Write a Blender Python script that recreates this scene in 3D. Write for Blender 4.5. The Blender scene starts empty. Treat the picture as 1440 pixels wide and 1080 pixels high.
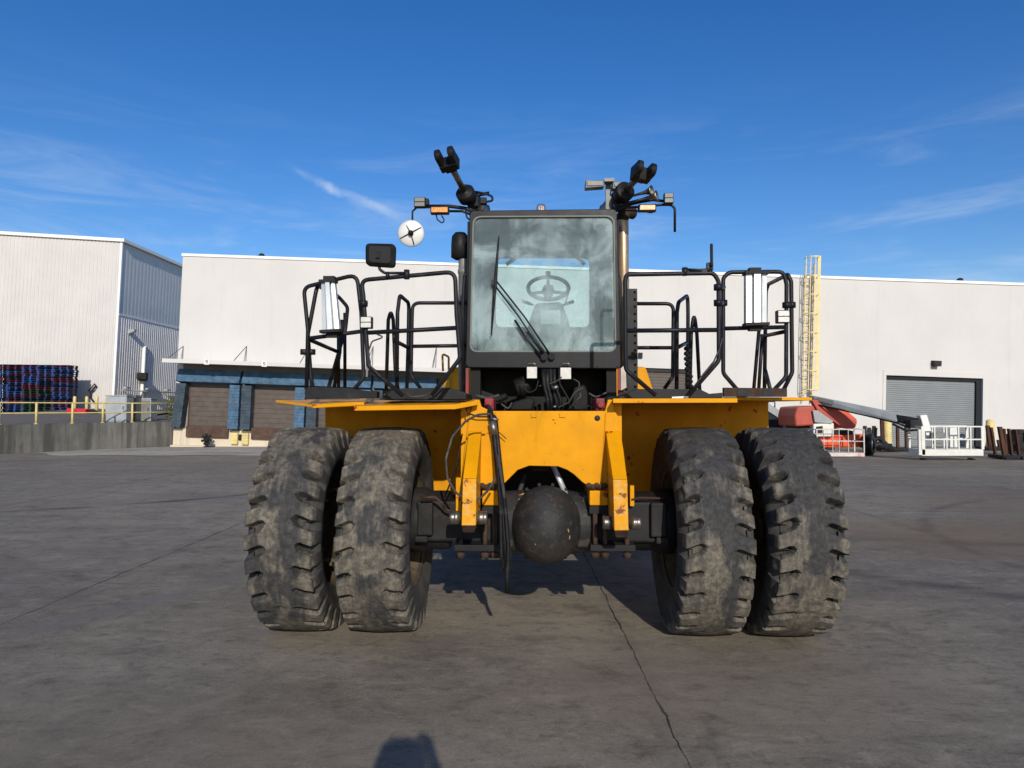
import bpy, math, random
from math import sin, cos, pi, radians, tan, atan2, sqrt
from mathutils import Vector, Matrix, noise
random.seed(7)
S = bpy.context.scene
COL = S.collection

# ------------------------------------------------------------------ camera
F = 1000.0; CX, CY = 720.0, 540.0; H = 1.75; PITCH = math.atan(35 / F)
cam = bpy.data.cameras.new('camera'); cam.sensor_width = 36; cam.lens = 25.0
cam.clip_start = 0.05; cam.clip_end = 3000
co = bpy.data.objects.new('camera', cam); COL.objects.link(co)
co.location = (0, 0, H); co.rotation_euler = (pi / 2 + PITCH, 0, 0); S.camera = co

# ------------------------------------------------------------------ light
SUN_EL, SUN_AZ = radians(23.8), radians(8.5)         # sun behind the camera, a little to its right
sd = Vector((sin(SUN_AZ) * cos(SUN_EL), -cos(SUN_AZ) * cos(SUN_EL), sin(SUN_EL)))
sl = bpy.data.lights.new('sun', 'SUN'); sl.energy = 3.9; sl.angle = radians(.53); sl.color = (1, .93, .82)
so = bpy.data.objects.new('sun', sl); COL.objects.link(so)
so.rotation_euler = (-sd).to_track_quat('-Z', 'Y').to_euler(); so.location = sd * 60
W = bpy.data.worlds.new('World'); S.world = W; W.use_nodes = True
nt = W.node_tree; nt.nodes.clear()
def wn(t): return nt.nodes.new(t)
sky = wn('ShaderNodeTexSky'); sky.sky_type = 'NISHITA'; sky.sun_disc = False
sky.sun_elevation = SUN_EL; sky.sun_rotation = pi - SUN_AZ
sky.air_density = 1.0; sky.dust_density = .5; sky.ozone_density = 3.0; sky.altitude = 50
hsv = wn('ShaderNodeHueSaturation'); hsv.inputs['Hue'].default_value = .512; hsv.inputs['Saturation'].default_value = 1.33; hsv.inputs['Value'].default_value = 1.12
nt.links.new(sky.outputs[0], hsv.inputs['Color'])
tc = wn('ShaderNodeTexCoord')
def wmath(op, a, b=None):
    n = wn('ShaderNodeMath'); n.operation = op
    for i, v in enumerate((a, b)):
        if v is None: continue
        if isinstance(v, (int, float)): n.inputs[i].default_value = v
        else: nt.links.new(v, n.inputs[i])
    return n.outputs[0]
def wcloud(rotz, rotx, scale, nscale, lo, hi, seed):
    m = wn('ShaderNodeMapping'); m.inputs['Rotation'].default_value = (rotx, 0, rotz); m.inputs['Scale'].default_value = scale
    m.inputs['Location'].default_value = (seed, seed * .7, 0)
    nt.links.new(tc.outputs['Generated'], m.inputs[0])
    n = wn('ShaderNodeTexNoise'); n.inputs['Scale'].default_value = nscale; n.inputs['Detail'].default_value = 8
    n.inputs['Roughness'].default_value = .62; n.inputs['Distortion'].default_value = .6
    nt.links.new(m.outputs[0], n.inputs['Vector'])
    r = wn('ShaderNodeMapRange'); r.interpolation_type = 'SMOOTHSTEP'
    r.inputs['From Min'].default_value = lo; r.inputs['From Max'].default_value = hi
    nt.links.new(n.outputs['Fac'], r.inputs['Value']); return r.outputs[0]
sep = wn('ShaderNodeSeparateXYZ'); nt.links.new(tc.outputs['Generated'], sep.inputs[0])
def wramp(v, a, b):
    r = wn('ShaderNodeMapRange'); r.interpolation_type = 'SMOOTHSTEP'
    r.inputs['From Min'].default_value = a; r.inputs['From Max'].default_value = b
    nt.links.new(v, r.inputs['Value']); return r.outputs[0]
low = wmath('MULTIPLY', wramp(sep.outputs['Z'], .42, .2), 1)
c1 = wmath('MULTIPLY', wcloud(0, .06, (1.0, 1.0, 7.0), 3.4, .43, .8, 1.3), low)
# one thin diagonal streak up to the left
stx = wmath('ADD', sep.outputs['X'], .215)
sty = wmath('SUBTRACT', wmath('ADD', sep.outputs['Z'], wmath('MULTIPLY', wcloud(0, 0, (1, 1, 1), 14, .2, .8, 9.1), .012)), .289)
along = wmath('ADD', wmath('MULTIPLY', stx, .935), wmath('MULTIPLY', sty, -.356))
acro = wmath('ADD', wmath('MULTIPLY', stx, .356), wmath('MULTIPLY', sty, .935))
band = wmath('MULTIPLY', wramp(wmath('ABSOLUTE', acro), .0095, .0), wramp(wmath('ABSOLUTE', along), .095, .02))
c2 = wmath('MULTIPLY', band, wcloud(.3, 0, (1, 1, 1), 22, .2, .7, 4.1))
cl = wmath('ADD', wmath('MULTIPLY', c1, .42), wmath('MULTIPLY', c2, .55))
mixc = wn('ShaderNodeMix'); mixc.data_type = 'RGBA'
nt.links.new(wmath('MINIMUM', cl, .8), mixc.inputs['Factor']); nt.links.new(hsv.outputs[0], mixc.inputs['A'])
mixc.inputs['B'].default_value = (5.6, 6.6, 7.8, 1)
bg = wn('ShaderNodeBackground'); bg.inputs['Strength'].default_value = .115
nt.links.new(mixc.outputs['Result'], bg.inputs['Color'])
wo = wn('ShaderNodeOutputWorld'); nt.links.new(bg.outputs[0], wo.inputs['Surface'])
S.view_settings.view_transform = 'Standard'; S.view_settings.look = 'None'
S.view_settings.exposure = 0.0; S.view_settings.gamma = 1; S.view_settings.use_curve_mapping = False
S.cycles.transparent_max_bounces = 16; S.cycles.max_bounces = 8

# ------------------------------------------------------------------ helpers
def P(x, y, Y):
    a = (x - CX) / F; b = (CY - y) / F
    d = Vector((a, cos(PITCH) - b * sin(PITCH), sin(PITCH) + b * cos(PITCH)))
    return Vector((0, 0, H)) + d * (Y / d.y)
def ray(x, y):
    a = (x - CX) / F; b = (CY - y) / F
    return Vector((a, cos(PITCH) - b * sin(PITCH), sin(PITCH) + b * cos(PITCH)))
def smooth(a, b, x):
    t = min(1, max(0, (x - a) / (b - a))); return t * t * (3 - 2 * t)
def ground_z(x, y): return -.26 * smooth(14, 36, y)

class MB:
    def __init__(s): s.v = []; s.f = []; s.sm = []; s.mi = []; s.cur = 0
    def add(s, vs, fs, sm=False):
        n = len(s.v); s.v += [tuple(v) for v in vs]
        for f in fs: s.f.append([i + n for i in f]); s.sm.append(sm); s.mi.append(s.cur)
        return s
    def box(s, c, d, M=None):
        x, y, z = d[0] / 2, d[1] / 2, d[2] / 2
        vs = [Vector((i * x, j * y, k * z)) for k in (-1, 1) for j in (-1, 1) for i in (-1, 1)]
        if M is not None: vs = [M @ v for v in vs]
        c = Vector(c); vs = [v + c for v in vs]
        return s.add(vs, [(0, 2, 3, 1), (4, 5, 7, 6), (0, 1, 5, 4), (2, 6, 7, 3), (0, 4, 6, 2), (1, 3, 7, 5)])
    def span(s, a, b):
        a = Vector(a); b = Vector(b); return s.box((a + b) / 2, [abs(b[i] - a[i]) for i in range(3)])
    def hexa(s, p):   # 8 points, bottom loop then top loop
        return s.add(p, [(0, 3, 2, 1), (4, 5, 6, 7), (0, 1, 5, 4), (1, 2, 6, 5), (2, 3, 7, 6), (3, 0, 4, 7)])
    def prism(s, pts, off):   # polygon pts extruded by off
        n = len(pts); off = Vector(off); a = [Vector(p) for p in pts]; b = [p + off for p in a]
        fs = [tuple(range(n)), tuple(range(2 * n - 1, n - 1, -1))]
        fs += [((i + 1) % n, i, n + i, n + (i + 1) % n) for i in range(n)]
        return s.add(a + b, fs)
    def ring(s, outer, inner, off):  # frame between two loops of the same count, extruded
        n = len(outer); off = Vector(off)
        vs = [Vector(p) for p in outer] + [Vector(p) for p in inner]
        vs += [v + off for v in vs]
        fs = []
        for i in range(n):
            j = (i + 1) % n
            fs += [(i, j, n + j, n + i), (2 * n + j, 2 * n + i, 3 * n + i, 3 * n + j), (j, i, 2 * n + i, 2 * n + j), (n + i, n + j, 3 * n + j, 3 * n + i)]
        return s.add(vs, fs)
    def tube(s, path, r, n=8, fillet=0, caps=True, closed=False):
        p = [Vector(q) for q in path]
        if fillet: p = rounded(p, fillet)
        m = len(p); rings = []
        rr = r if isinstance(r, (list, tuple)) else [r] * m
        def tang(i):
            if closed: return (p[(i + 1) % m] - p[i - 1]).normalized()
            if i == 0: return (p[1] - p[0]).normalized()
            if i == m - 1: return (p[-1] - p[-2]).normalized()
            return ((p[i + 1] - p[i]).normalized() + (p[i] - p[i - 1]).normalized()).normalized()
        t0 = tang(0); up = Vector((0, 0, 1)) if abs(t0.z) < .9 else Vector((1, 0, 0))
        nrm = (up - t0 * up.dot(t0)).normalized(); vs = []
        for i in range(m):
            t = tang(i); nrm = (nrm - t * nrm.dot(t))
            nrm = nrm.normalized() if nrm.length > 1e-6 else t.orthogonal().normalized()
            b = t.cross(nrm)
            for k in range(n):
                a = 2 * pi * k / n; vs.append(p[i] + (nrm * cos(a) + b * sin(a)) * rr[i])
        fs = []
        for i in range(m if closed else m - 1):
            j = (i + 1) % m
            for k in range(n):
                l = (k + 1) % n; fs.append((i * n + k, i * n + l, j * n + l, j * n + k))
        s.add(vs, fs, True)
        if caps and not closed:
            base = len(s.v) - len(vs)
            s.f.append([base + k for k in range(n - 1, -1, -1)]); s.sm.append(False); s.mi.append(s.cur)
            s.f.append([base + (m - 1) * n + k for k in range(n)]); s.sm.append(False); s.mi.append(s.cur)
        return s
    def lathe(s, prof, M=None, n=24, sm=True):   # prof: (radius, height) about local z
        vs = []; fs = []; m = len(prof)
        for r, h in prof:
            for k in range(n):
                a = 2 * pi * k / n; vs.append(Vector((r * cos(a), r * sin(a), h)))
        if M is not None: vs = [M @ v for v in vs]
        for i in range(m - 1):
            for k in range(n):
                l = (k + 1) % n; fs.append((i * n + k, i * n + l, (i + 1) * n + l, (i + 1) * n + k))
        return s.add(vs, fs, sm)
    def cyl(s, a, b, r, n=16): return s.tube([a, b], r, n)
    def build(s, name, mat, parent=None, bevel=0, seg=2):
        me = bpy.data.meshes.new(name); me.from_pydata(s.v, [], s.f)
        me.polygons.foreach_set('use_smooth', s.sm); me.polygons.foreach_set('material_index', s.mi)
        for m in (mat if isinstance(mat, (list, tuple)) else [mat]): me.materials.append(m)
        me.update()
        o = bpy.data.objects.new(name, me); COL.objects.link(o)
        if parent is not None: o.parent = parent
        if bevel:
            b = o.modifiers.new('bevel', 'BEVEL'); b.width = bevel; b.segments = seg; b.limit_method = 'ANGLE'; b.angle_limit = radians(40)
            b.harden_normals = False
        return o
def rounded(p, r, seg=5):
    out = [p[0]]
    for i in range(1, len(p) - 1):
        a, b, c = p[i - 1], p[i], p[i + 1]
        l1, l2 = (a - b).length, (c - b).length
        d1 = (a - b) / l1; d2 = (c - b) / l2
        ang = d1.angle(d2)
        d = min(r / max(tan(ang / 2), .05), l1 * .48, l2 * .48)
        if ang > 3.05: out.append(b); continue
        q0, q2 = b + d1 * d, b + d2 * d
        for k in range(seg + 1):
            t = k / seg; out.append(q0 * (1 - t) ** 2 + b * 2 * t * (1 - t) + q2 * t * t)
    out.append(p[-1]); return out
def rrect(c, r, seg=5):   # rounded quad: 4 corner Vectors -> loop (4*(seg+1) points)
    out = []
    for i in range(4):
        a, b, d = c[i - 1], c[i], c[(i + 1) % 4]
        q0 = b + (a - b).normalized() * r; q2 = b + (d - b).normalized() * r
        for k in range(seg + 1):
            t = k / seg; out.append(q0 * (1 - t) ** 2 + b * 2 * t * (1 - t) + q2 * t * t)
    return out
def axis_m(loc, z, x=None):
    z = Vector(z).normalized()
    q = z.to_track_quat('Z', 'Y').to_matrix().to_4x4()
    return Matrix.Translation(Vector(loc)) @ q
def empty(name, loc, label=None, cat=None, group=None, rot=(0, 0, 0)):
    o = bpy.data.objects.new(name, None); COL.objects.link(o); o.location = loc; o.rotation_euler = rot; o.empty_display_size = .2
    return tag(o, label, cat, group)
def tag(o, label=None, cat=None, group=None, kind=None):
    if label: o['label'] = label
    if cat: o['category'] = cat
    if group: o['group'] = group
    if kind: o['kind'] = kind
    return o

# ------------------------------------------------------------------ materials
class NT:
    def __init__(s, name):
        s.m = bpy.data.materials.new(name); s.m.use_nodes = True; s.t = s.m.node_tree; s.t.nodes.clear()
        s.out = s.n('ShaderNodeOutputMaterial'); s.b = s.n('ShaderNodeBsdfPrincipled'); s.l(s.b.outputs[0], s.out.inputs['Surface'])
        s.co = s.n('ShaderNodeTexCoord').outputs['Object']
    def n(s, t): return s.t.nodes.new(t)
    def l(s, a, b): s.t.links.new(a, b)
    def put(s, sock, v):
        if isinstance(v, (int, float)): sock.default_value = v
        elif isinstance(v, (tuple, list)): sock.default_value = tuple(v) if len(v) == len(sock.default_value) else tuple(v) + (1,)
        else: s.l(v, sock)
    def math(s, op, a, b=None, c=None):
        n = s.n('ShaderNodeMath'); n.operation = op
        for i, v in enumerate((a, b, c)):
            if v is not None: s.put(n.inputs[i], v)
        return n.outputs[0]
    def map(s, scale=(1, 1, 1), loc=(0, 0, 0), rot=(0, 0, 0), co=None):
        n = s.n('ShaderNodeMapping'); n.inputs['Scale'].default_value = scale; n.inputs['Rotation'].default_value = rot
        s.put(n.inputs['Location'], loc); s.l(co or s.co, n.inputs[0]); return n.outputs[0]
    def noise(s, scale, detail=6, rough=.6, co=None, dist=0):
        n = s.n('ShaderNodeTexNoise'); n.inputs['Scale'].default_value = scale; n.inputs['Detail'].default_value = detail
        n.inputs['Roughness'].default_value = rough; n.inputs['Distortion'].default_value = dist
        s.l(co or s.co, n.inputs['Vector']); return n.outputs['Fac']
    def step(s, v, a, b, o0=0, o1=1):
        n = s.n('ShaderNodeMapRange'); n.interpolation_type = 'SMOOTHSTEP'
        for k, x in (('Value', v), ('From Min', a), ('From Max', b), ('To Min', o0), ('To Max', o1)): s.put(n.inputs[k], x)
        return n.outputs[0]
    def mix(s, f, a, b, mode='MIX'):
        n = s.n('ShaderNodeMix'); n.data_type = 'RGBA'; n.blend_type = mode
        s.put(n.inputs['Factor'], f); s.put(n.inputs['A'], a); s.put(n.inputs['B'], b); return n.outputs['Result']
    def bump(s, h, strength=.3, dist=.01):
        n = s.n('ShaderNodeBump'); n.inputs['Strength'].default_value = strength; n.inputs['Distance'].default_value = dist
        s.l(h, n.inputs['Height']); s.l(n.outputs[0], s.b.inputs['Normal'])
    def set(s, **k):
        for a, v in k.items(): s.put(s.b.inputs[a.replace('_', ' ')], v)
        return s
def plain(name, col, rough=.6, metal=0, var=.18, scale=6, dirt=None, dirt_amt=.5, bump=.08):
    t = NT(name)
    n1 = t.noise(scale, 7, .65); c = t.mix(t.step(n1, .3, .7), tuple(x * (1 - var) for x in col), tuple(min(1, x * (1 + var)) for x in col))
    if dirt:
        n2 = t.noise(scale * .55, 9, .7, dist=.4); c = t.mix(t.step(n2, .5, .72, 0, dirt_amt), c, dirt)
    t.set(Base_Color=c, Roughness=t.step(n1, .2, .8, rough - .1, min(1, rough + .1)), Metallic=metal, Specular_IOR_Level=.5 if max(col) > .1 or metal else .2)
    if bump: t.bump(t.noise(scale * 12, 4), bump, .004)
    return t.m
def mat_paint(name='yellow_paint', col=(.67, .285, .0005), chips=.668, pale=False):
    t = NT(name)
    n1 = t.noise(3, 6); c = t.mix(t.step(n1, .3, .7), tuple(x * .88 for x in col), tuple(min(1, x * 1.06) for x in col))
    grime = t.noise(7, 10, .72, co=t.map((1, 1, .35)), dist=.5)
    c = t.mix(t.step(grime, .56, .8, 0, .45), c, (.16, .085, .02))
    ch = t.noise(9, 5, .55, co=t.map(loc=(3.1, 1.7, .4)))
    c = t.mix(t.step(ch, chips, chips + .02), c, (.33, .03, .012))
    if pale:
        w = t.noise(22, 8, .7); c = t.mix(t.step(w, .47, .6, 0, .6), c, (.55, .38, .15)); c = t.mix(t.step(t.noise(16, 8, .7, co=t.map(loc=(7, 2, 1))), .57, .6), c, (.17, .06, .025))
    scr = t.noise(40, 3, .5, co=t.map((1, 1, 3)))
    c = t.mix(t.step(scr, .7, .76, 0, .7), c, (.09, .05, .03))
    t.set(Base_Color=c, Roughness=t.step(grime, .4, .75, .42, .75), Specular_IOR_Level=.16); t.bump(t.noise(60, 3), .06, .003)
    return t.m
def mat_tyre():
    t = NT('dusty_tyre_rubber')
    r = t.n('ShaderNodeObjectInfo').outputs['Random']
    off = t.n('ShaderNodeCombineXYZ'); t.l(t.math('MULTIPLY', r, 37.0), off.inputs[0]); t.l(t.math('MULTIPLY', r, 91.0), off.inputs[1])
    v = t.n('ShaderNodeVectorMath'); v.operation = 'ADD'; t.l(t.co, v.inputs[0]); t.l(off.outputs[0], v.inputs[1]); co = v.outputs[0]
    s0 = t.n('ShaderNodeSeparateXYZ'); t.l(t.co, s0.inputs[0])
    th = t.math('ARCTAN2', s0.outputs[2], t.math('MULTIPLY', s0.outputs[1], -1))
    cv = t.n('ShaderNodeCombineXYZ'); t.l(s0.outputs[0], cv.inputs[0]); t.l(t.math('MULTIPLY', th, .55), cv.inputs[1]); t.l(t.math('MULTIPLY', r, 60.0), cv.inputs[2]); circ = cv.outputs[0]
    big = t.noise(3.4, 5, .55, co=circ, dist=.5)
    smear = t.noise(14, 7, .65, co=t.map((2.2, .5, 1), co=circ))
    fine = t.noise(26, 8, .7, co=co)
    mid = t.noise(8, 9, .72, co=t.map((1.6, .7, .7), co=co), dist=.3)
    dust = t.mix(t.step(fine, .3, .7), (.058, .050, .040), (.195, .168, .128))
    dust = t.mix(t.step(mid, .46, .62, 0, .8), dust, (.05, .046, .04))
    dark = t.mix(t.step(fine, .3, .75), (.014, .014, .016), (.046, .045, .045))
    at2 = t.n('ShaderNodeAttribute'); at2.attribute_type = 'OBJECT'; at2.attribute_name = 'dark_top'
    at = t.n('ShaderNodeAttribute'); at.attribute_type = 'OBJECT'; at.attribute_name = 'dark'
    f = t.math('ADD', t.math('ADD', t.math('MULTIPLY', big, .72), t.math('ADD', t.math('MULTIPLY', mid, .13), t.math('MULTIPLY', smear, .15))), t.math('ADD', t.math('SUBTRACT', at.outputs['Fac'], t.step(t.math('ABSOLUTE', s0.outputs[0]), .13, .22, 0, .075)), t.math('MULTIPLY', s0.outputs[2], at2.outputs['Fac'])))
    dust = t.mix(t.step(smear, .5, .72, 0, .6), dust, (.06, .056, .05)); dark = t.mix(t.step(smear, .45, .3, 0, .5), dark, (.085, .076, .064))
    c = t.mix(t.step(f, .485, .585, 0, .92), dust, dark)
    sx = t.n('ShaderNodeSeparateXYZ'); t.l(t.co, sx.inputs[0])
    rad = t.math('SQRT', t.math('ADD', t.math('POWER', sx.outputs[1], 2), t.math('POWER', sx.outputs[2], 2)))
    side = t.mix(t.step(mid, .4, .65, 0, .7), (.028, .027, .027), (.075, .068, .06))
    edge = t.math('ADD', rad, t.math('MULTIPLY', t.math('SUBTRACT', fine, .5), .05))
    c = t.mix(t.step(edge, .715, .75), side, c)
    t.set(Base_Color=c, Roughness=.88); t.bump(t.math('ADD', mid, t.math('MULTIPLY', fine, .5)), .5, .008)
    return t.m
def mat_ground(name='yard_concrete', base=((.117, .099, .073), (.236, .203, .153)), joints=True):
    t = NT(name)
    big = t.noise(.22, 6, .6, dist=.4)
    strk = t.noise(1.1, 8, .62, co=t.map((.35, 1.5, 1), rot=(0, 0, .12)), dist=.5)
    strk2 = t.noise(.8, 8, .65, co=t.map((.3, 1.6, 1), rot=(0, 0, -.5)), dist=.4)
    fine = t.noise(55, 6, .7); med = t.noise(5, 8, .7)
    c = t.mix(t.step(big, .3, .7), base[0], base[1])
    c = t.mix(t.step(strk, .35, .75, 0, .35), c, tuple(x * 1.5 for x in base[1]), 'MIX')
    c = t.mix(t.step(strk2, .5, .75, 0, .4), c, tuple(x * .62 for x in base[0]))
    c = t.mix(t.step(med, .58, .75, 0, .4), c, (.045, .04, .037))
    warm = t.noise(.16, 4, .5, co=t.map(loc=(5, 3.3, 0)))
    c = t.mix(t.step(warm, .5, .68, 0, .55), c, (.135, .098, .066))
    purp = t.noise(.5, 5, .6, co=t.map(loc=(15, 8, 0)))
    c = t.mix(t.step(purp, .57, .7, 0, .35), c, (.11, .085, .08))
    c = t.mix(t.step(fine, .35, .75, 0, .5), c, tuple(x * 1.45 for x in base[1]), 'MIX')
    sk1 = t.noise(3.2, 10, .72, co=t.map((.7, 1.5, 1), rot=(0, 0, .55), loc=(1, 2, 0)), dist=.6); sk2 = t.noise(7.5, 9, .72, co=t.map((.8, 1.25, 1), rot=(0, 0, -.3), loc=(5, 2, 0)), dist=.5); sk3 = t.noise(19, 7, .7, co=t.map((.7, 1.2, 1), loc=(2, 8, 0)))
    c = t.mix(t.step(sk1, .5, .68, 0, .5), c, tuple(x * .55 for x in base[0])); c = t.mix(t.step(sk1, .47, .34, 0, .5), c, tuple(x * 1.35 for x in base[1]))
    c = t.mix(t.step(sk2, .52, .7, 0, .6), c, tuple(x * .5 for x in base[0])); c = t.mix(t.step(sk2, .46, .32, 0, .5), c, tuple(x * 1.4 for x in base[1]))
    c = t.mix(t.step(sk3, .54, .7, 0, .55), c, tuple(x * .45 for x in base[0])); c = t.mix(t.step(sk3, .44, .3, 0, .45), c, tuple(x * 1.5 for x in base[1]))
    grit = t.noise(160, 3, .6); c = t.mix(t.step(grit, .52, .72, 0, .6), c, (.035, .032, .03)); c = t.mix(t.step(grit, .36, .26, 0, .5), c, (.30, .28, .25))
    mott = t.noise(1.9, 10, .74, dist=.8, co=t.map((1, .8, 1), loc=(4, 1, 0))); c = t.mix(t.step(mott, .5, .7, 0, .5), c, tuple(x * .5 for x in base[0])); c = t.mix(t.step(mott, .44, .3, 0, .5), c, tuple(x * 1.3 for x in base[1]))
    oil = t.noise(.75, 7, .66, dist=.6, co=t.map(loc=(9, 2.4, 0))); c = t.mix(t.step(oil, .62, .74, 0, .4), c, (.035, .031, .028))
    vo = t.n('ShaderNodeTexVoronoi'); vo.inputs['Scale'].default_value = 2.3; t.l(t.co, vo.inputs['Vector'])
    spot = t.math('ADD', vo.outputs['Distance'], t.math('MULTIPLY', fine, .05))
    vc = t.n('ShaderNodeSeparateColor'); t.l(vo.outputs['Color'], vc.inputs[0])
    c = t.mix(t.math('MULTIPLY', t.step(spot, .075, .045), t.step(vc.outputs[0], .72, .74)), c, (.03, .027, .025))
    vo2 = t.n('ShaderNodeTexVoronoi'); vo2.inputs['Scale'].default_value = 3.7; t.l(t.map(loc=(3, 9, 0)), vo2.inputs['Vector'])
    vc2 = t.n('ShaderNodeSeparateColor'); t.l(vo2.outputs['Color'], vc2.inputs[0])
    c = t.mix(t.math('MULTIPLY', t.step(vo2.outputs['Distance'], .045, .03), t.step(vc2.outputs[0], .86, .88)), c, (.32, .31, .29))
    h = t.math('ADD', med, t.math('MULTIPLY', fine, .6))
    if joints:
        sx = t.n('ShaderNodeSeparateXYZ'); t.l(t.co, sx.inputs[0])
        wob = t.math('MULTIPLY', t.math('SUBTRACT', t.noise(3.2, 6, .7), .5), .07)
        brk = t.noise(2.1, 6, .7)
        def line(ax, p0, per, w, amt):
            x = t.math('ADD', t.math('SUBTRACT', ax, p0 - per / 2), wob)
            d = t.math('ABSOLUTE', t.math('SUBTRACT', t.math('FLOORED_MODULO', x, per), per / 2))
            return t.math('MULTIPLY', t.step(d, w, t.math('MULTIPLY', w, .35)), amt), d
        lx, dx = line(sx.outputs[0], .87, 5.02, t.step(brk, .35, .68, .004, .014), t.step(brk, .36, .52, .6, 1))
        ly, dy = line(sx.outputs[1], 7.2, 5.0, t.step(brk, .45, .7, .003, .012), t.step(brk, .38, .52, .25, .95))
        halo = t.math('MAXIMUM', t.step(dx, .16, .0), t.step(dy, .12, .0))
        c = t.mix(t.math('MULTIPLY', halo, t.step(med, .35, .7, .05, .45)), c, (.12, .108, .09))
        c = t.mix(t.math('MULTIPLY', ly, .8), c, t.mix(t.step(brk, .47, .53), (.26, .24, .20), (.02, .018, .016))); c = t.mix(lx, c, (.014, .013, .012))
        # curved scuff marks left by turning tyres
        for (cx, cy, r, w, a, colr) in ((-9, 9.4, 4.2, .16, .3, (.17, .155, .14)), (-9.2, 9.2, 4.75, .1, .25, (.17, .155, .14)), (-12, 20, 8.5, .22, .4, (.032, .03, .03)), (10, 14, 9, .3, .35, (.035, .033, .032)),
                                        (-7, 3, 14, .2, .2, (.16, .145, .13)), (9, 22, 13, .35, .35, (.04, .037, .035)), (-3, 30, 16, .3, .3, (.15, .14, .13)), (-14, 12, 12, .25, .3, (.15, .14, .13)), (12, 8, 6.4, .18, .3, (.036, .034, .033))):
            q = t.math('SQRT', t.math('ADD', t.math('POWER', t.math('SUBTRACT', sx.outputs[0], cx), 2), t.math('POWER', t.math('SUBTRACT', sx.outputs[1], cy), 2)))
            d = t.math('ABSOLUTE', t.math('SUBTRACT', q, r))
            c = t.mix(t.math('MULTIPLY', t.step(d, w, 0), t.step(strk2, .36, .6, 0, min(.8, a * 2))), c, colr)
        for (cx, cy, rx_, ry_, a, colr) in ((7.2, 9.6, 3.2, 2.2, .6, (.15, .098, .058)), (10.5, 13, 3.5, 3, .5, (.14, .095, .06)), (-2.2, 3.6, 2.2, 1.2, .35, (.17, .14, .10)), (1.5, 4.6, 1.6, .9, .3, (.17, .13, .095))):
            q = t.math('ADD', t.math('POWER', t.math('DIVIDE', t.math('SUBTRACT', sx.outputs[0], cx), rx_), 2), t.math('POWER', t.math('DIVIDE', t.math('SUBTRACT', sx.outputs[1], cy), ry_), 2))
            c = t.mix(t.math('MULTIPLY', t.step(t.math('ADD', q, t.math('MULTIPLY', t.math('SUBTRACT', mott, .5), 2.2)), 1.2, .1), a), c, colr)
        h = t.math('SUBTRACT', h, t.math('MULTIPLY', t.math('MAXIMUM', lx, ly), 3))
    t.set(Base_Color=c, Roughness=t.step(big, .3, .7, .72, .92), Specular_IOR_Level=.35); t.bump(h, .45, .006)
    return t.m
def mat_glass(name, tint, film, film_lo, film_hi, scale=3.0, dustcol=(.42, .46, .46)):
    t = NT(name)
    t.t.nodes.remove(t.b)
    tr = t.n('ShaderNodeBsdfTransparent'); tr.inputs[0].default_value = tint + (1,)
    gl = t.n('ShaderNodeBsdfGlossy'); gl.inputs['Roughness'].default_value = .02
    df = t.n('ShaderNodeBsdfDiffuse'); df.inputs[0].default_value = dustcol + (1,)
    fr = t.n('ShaderNodeFresnel'); fr.inputs['IOR'].default_value = 1.5
    m1 = t.n('ShaderNodeMixShader'); t.l(t.math('MULTIPLY', fr.outputs[0], .8), m1.inputs[0]); t.l(tr.outputs[0], m1.inputs[1]); t.l(gl.outputs[0], m1.inputs[2])
    a = t.noise(scale, 7, .62, dist=.7); b = t.noise(scale * 2.2, 8, .65, co=t.map((1, 1, .35), loc=(2, 1, 4)))
    v = t.math('ADD', t.math('MULTIPLY', a, .7), t.math('MULTIPLY', b, .3))
    fac = t.math('ADD', t.step(v, .42, .62, film_lo, film_hi), 0)
    m2 = t.n('ShaderNodeMixShader'); t.l(fac, m2.inputs[0]); t.l(m1.outputs[0], m2.inputs[1]); t.l(df.outputs[0], m2.inputs[2])
    t.l(m2.outputs[0], t.out.inputs['Surface']); return t.m
def mat_concrete_wall(name, col, stain):
    t = NT(name)
    a = t.noise(.35, 6, .6); b = t.noise(1.4, 9, .7, co=t.map((1.6, 1.6, .16)), dist=.3); f = t.noise(22, 5, .7)
    c = t.mix(t.step(a, .3, .7), tuple(x * .96 for x in col), tuple(min(1, x * 1.03) for x in col))
    c = t.mix(t.step(b, .52, .78, 0, stain), c, tuple(x * .45 for x in col))
    c = t.mix(t.step(f, .4, .8, 0, .15), c, tuple(x * .7 for x in col))
    t.set(Base_Color=c, Roughness=.85); t.bump(f, .15, .01); return t.m
M = {}
M['yellow'] = mat_paint()
M['yellow_worn'] = mat_paint('worn_yellow_paint', chips=.66, pale=True)
M['tyre'] = mat_tyre()
M['ground'] = mat_ground()
M['pale_ground'] = mat_ground('pale_dock_concrete', ((.30, .27, .22), (.44, .40, .335)), False)
M['apron'] = mat_ground('upper_yard_asphalt', ((.09, .085, .08), (.14, .13, .12)), False)
M['black'] = plain('black_painted_steel', (.013, .0135, .016), .5, 0, .25, 8, (.085, .075, .065), .35)
M['rail'] = plain('black_rail_paint', (.011, .0115, .015), .42, 0, .25, 9, (.06, .045, .038), .4, .05)
M['cabgrey'] = plain('charcoal_cab_paint', (.0105, .011, .0135), .45, 0, .15, 4, (.04, .038, .036), .3, .05)
M['rubber'] = plain('black_hose_rubber', (.008, .008, .009), .5, 0, .3, 14, (.06, .055, .05), .45)
M['hose_dusty'] = plain('dusty_hose_rubber', (.05, .048, .045), .7, 0, .3, 14, (.2, .18, .16), .6)
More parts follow.
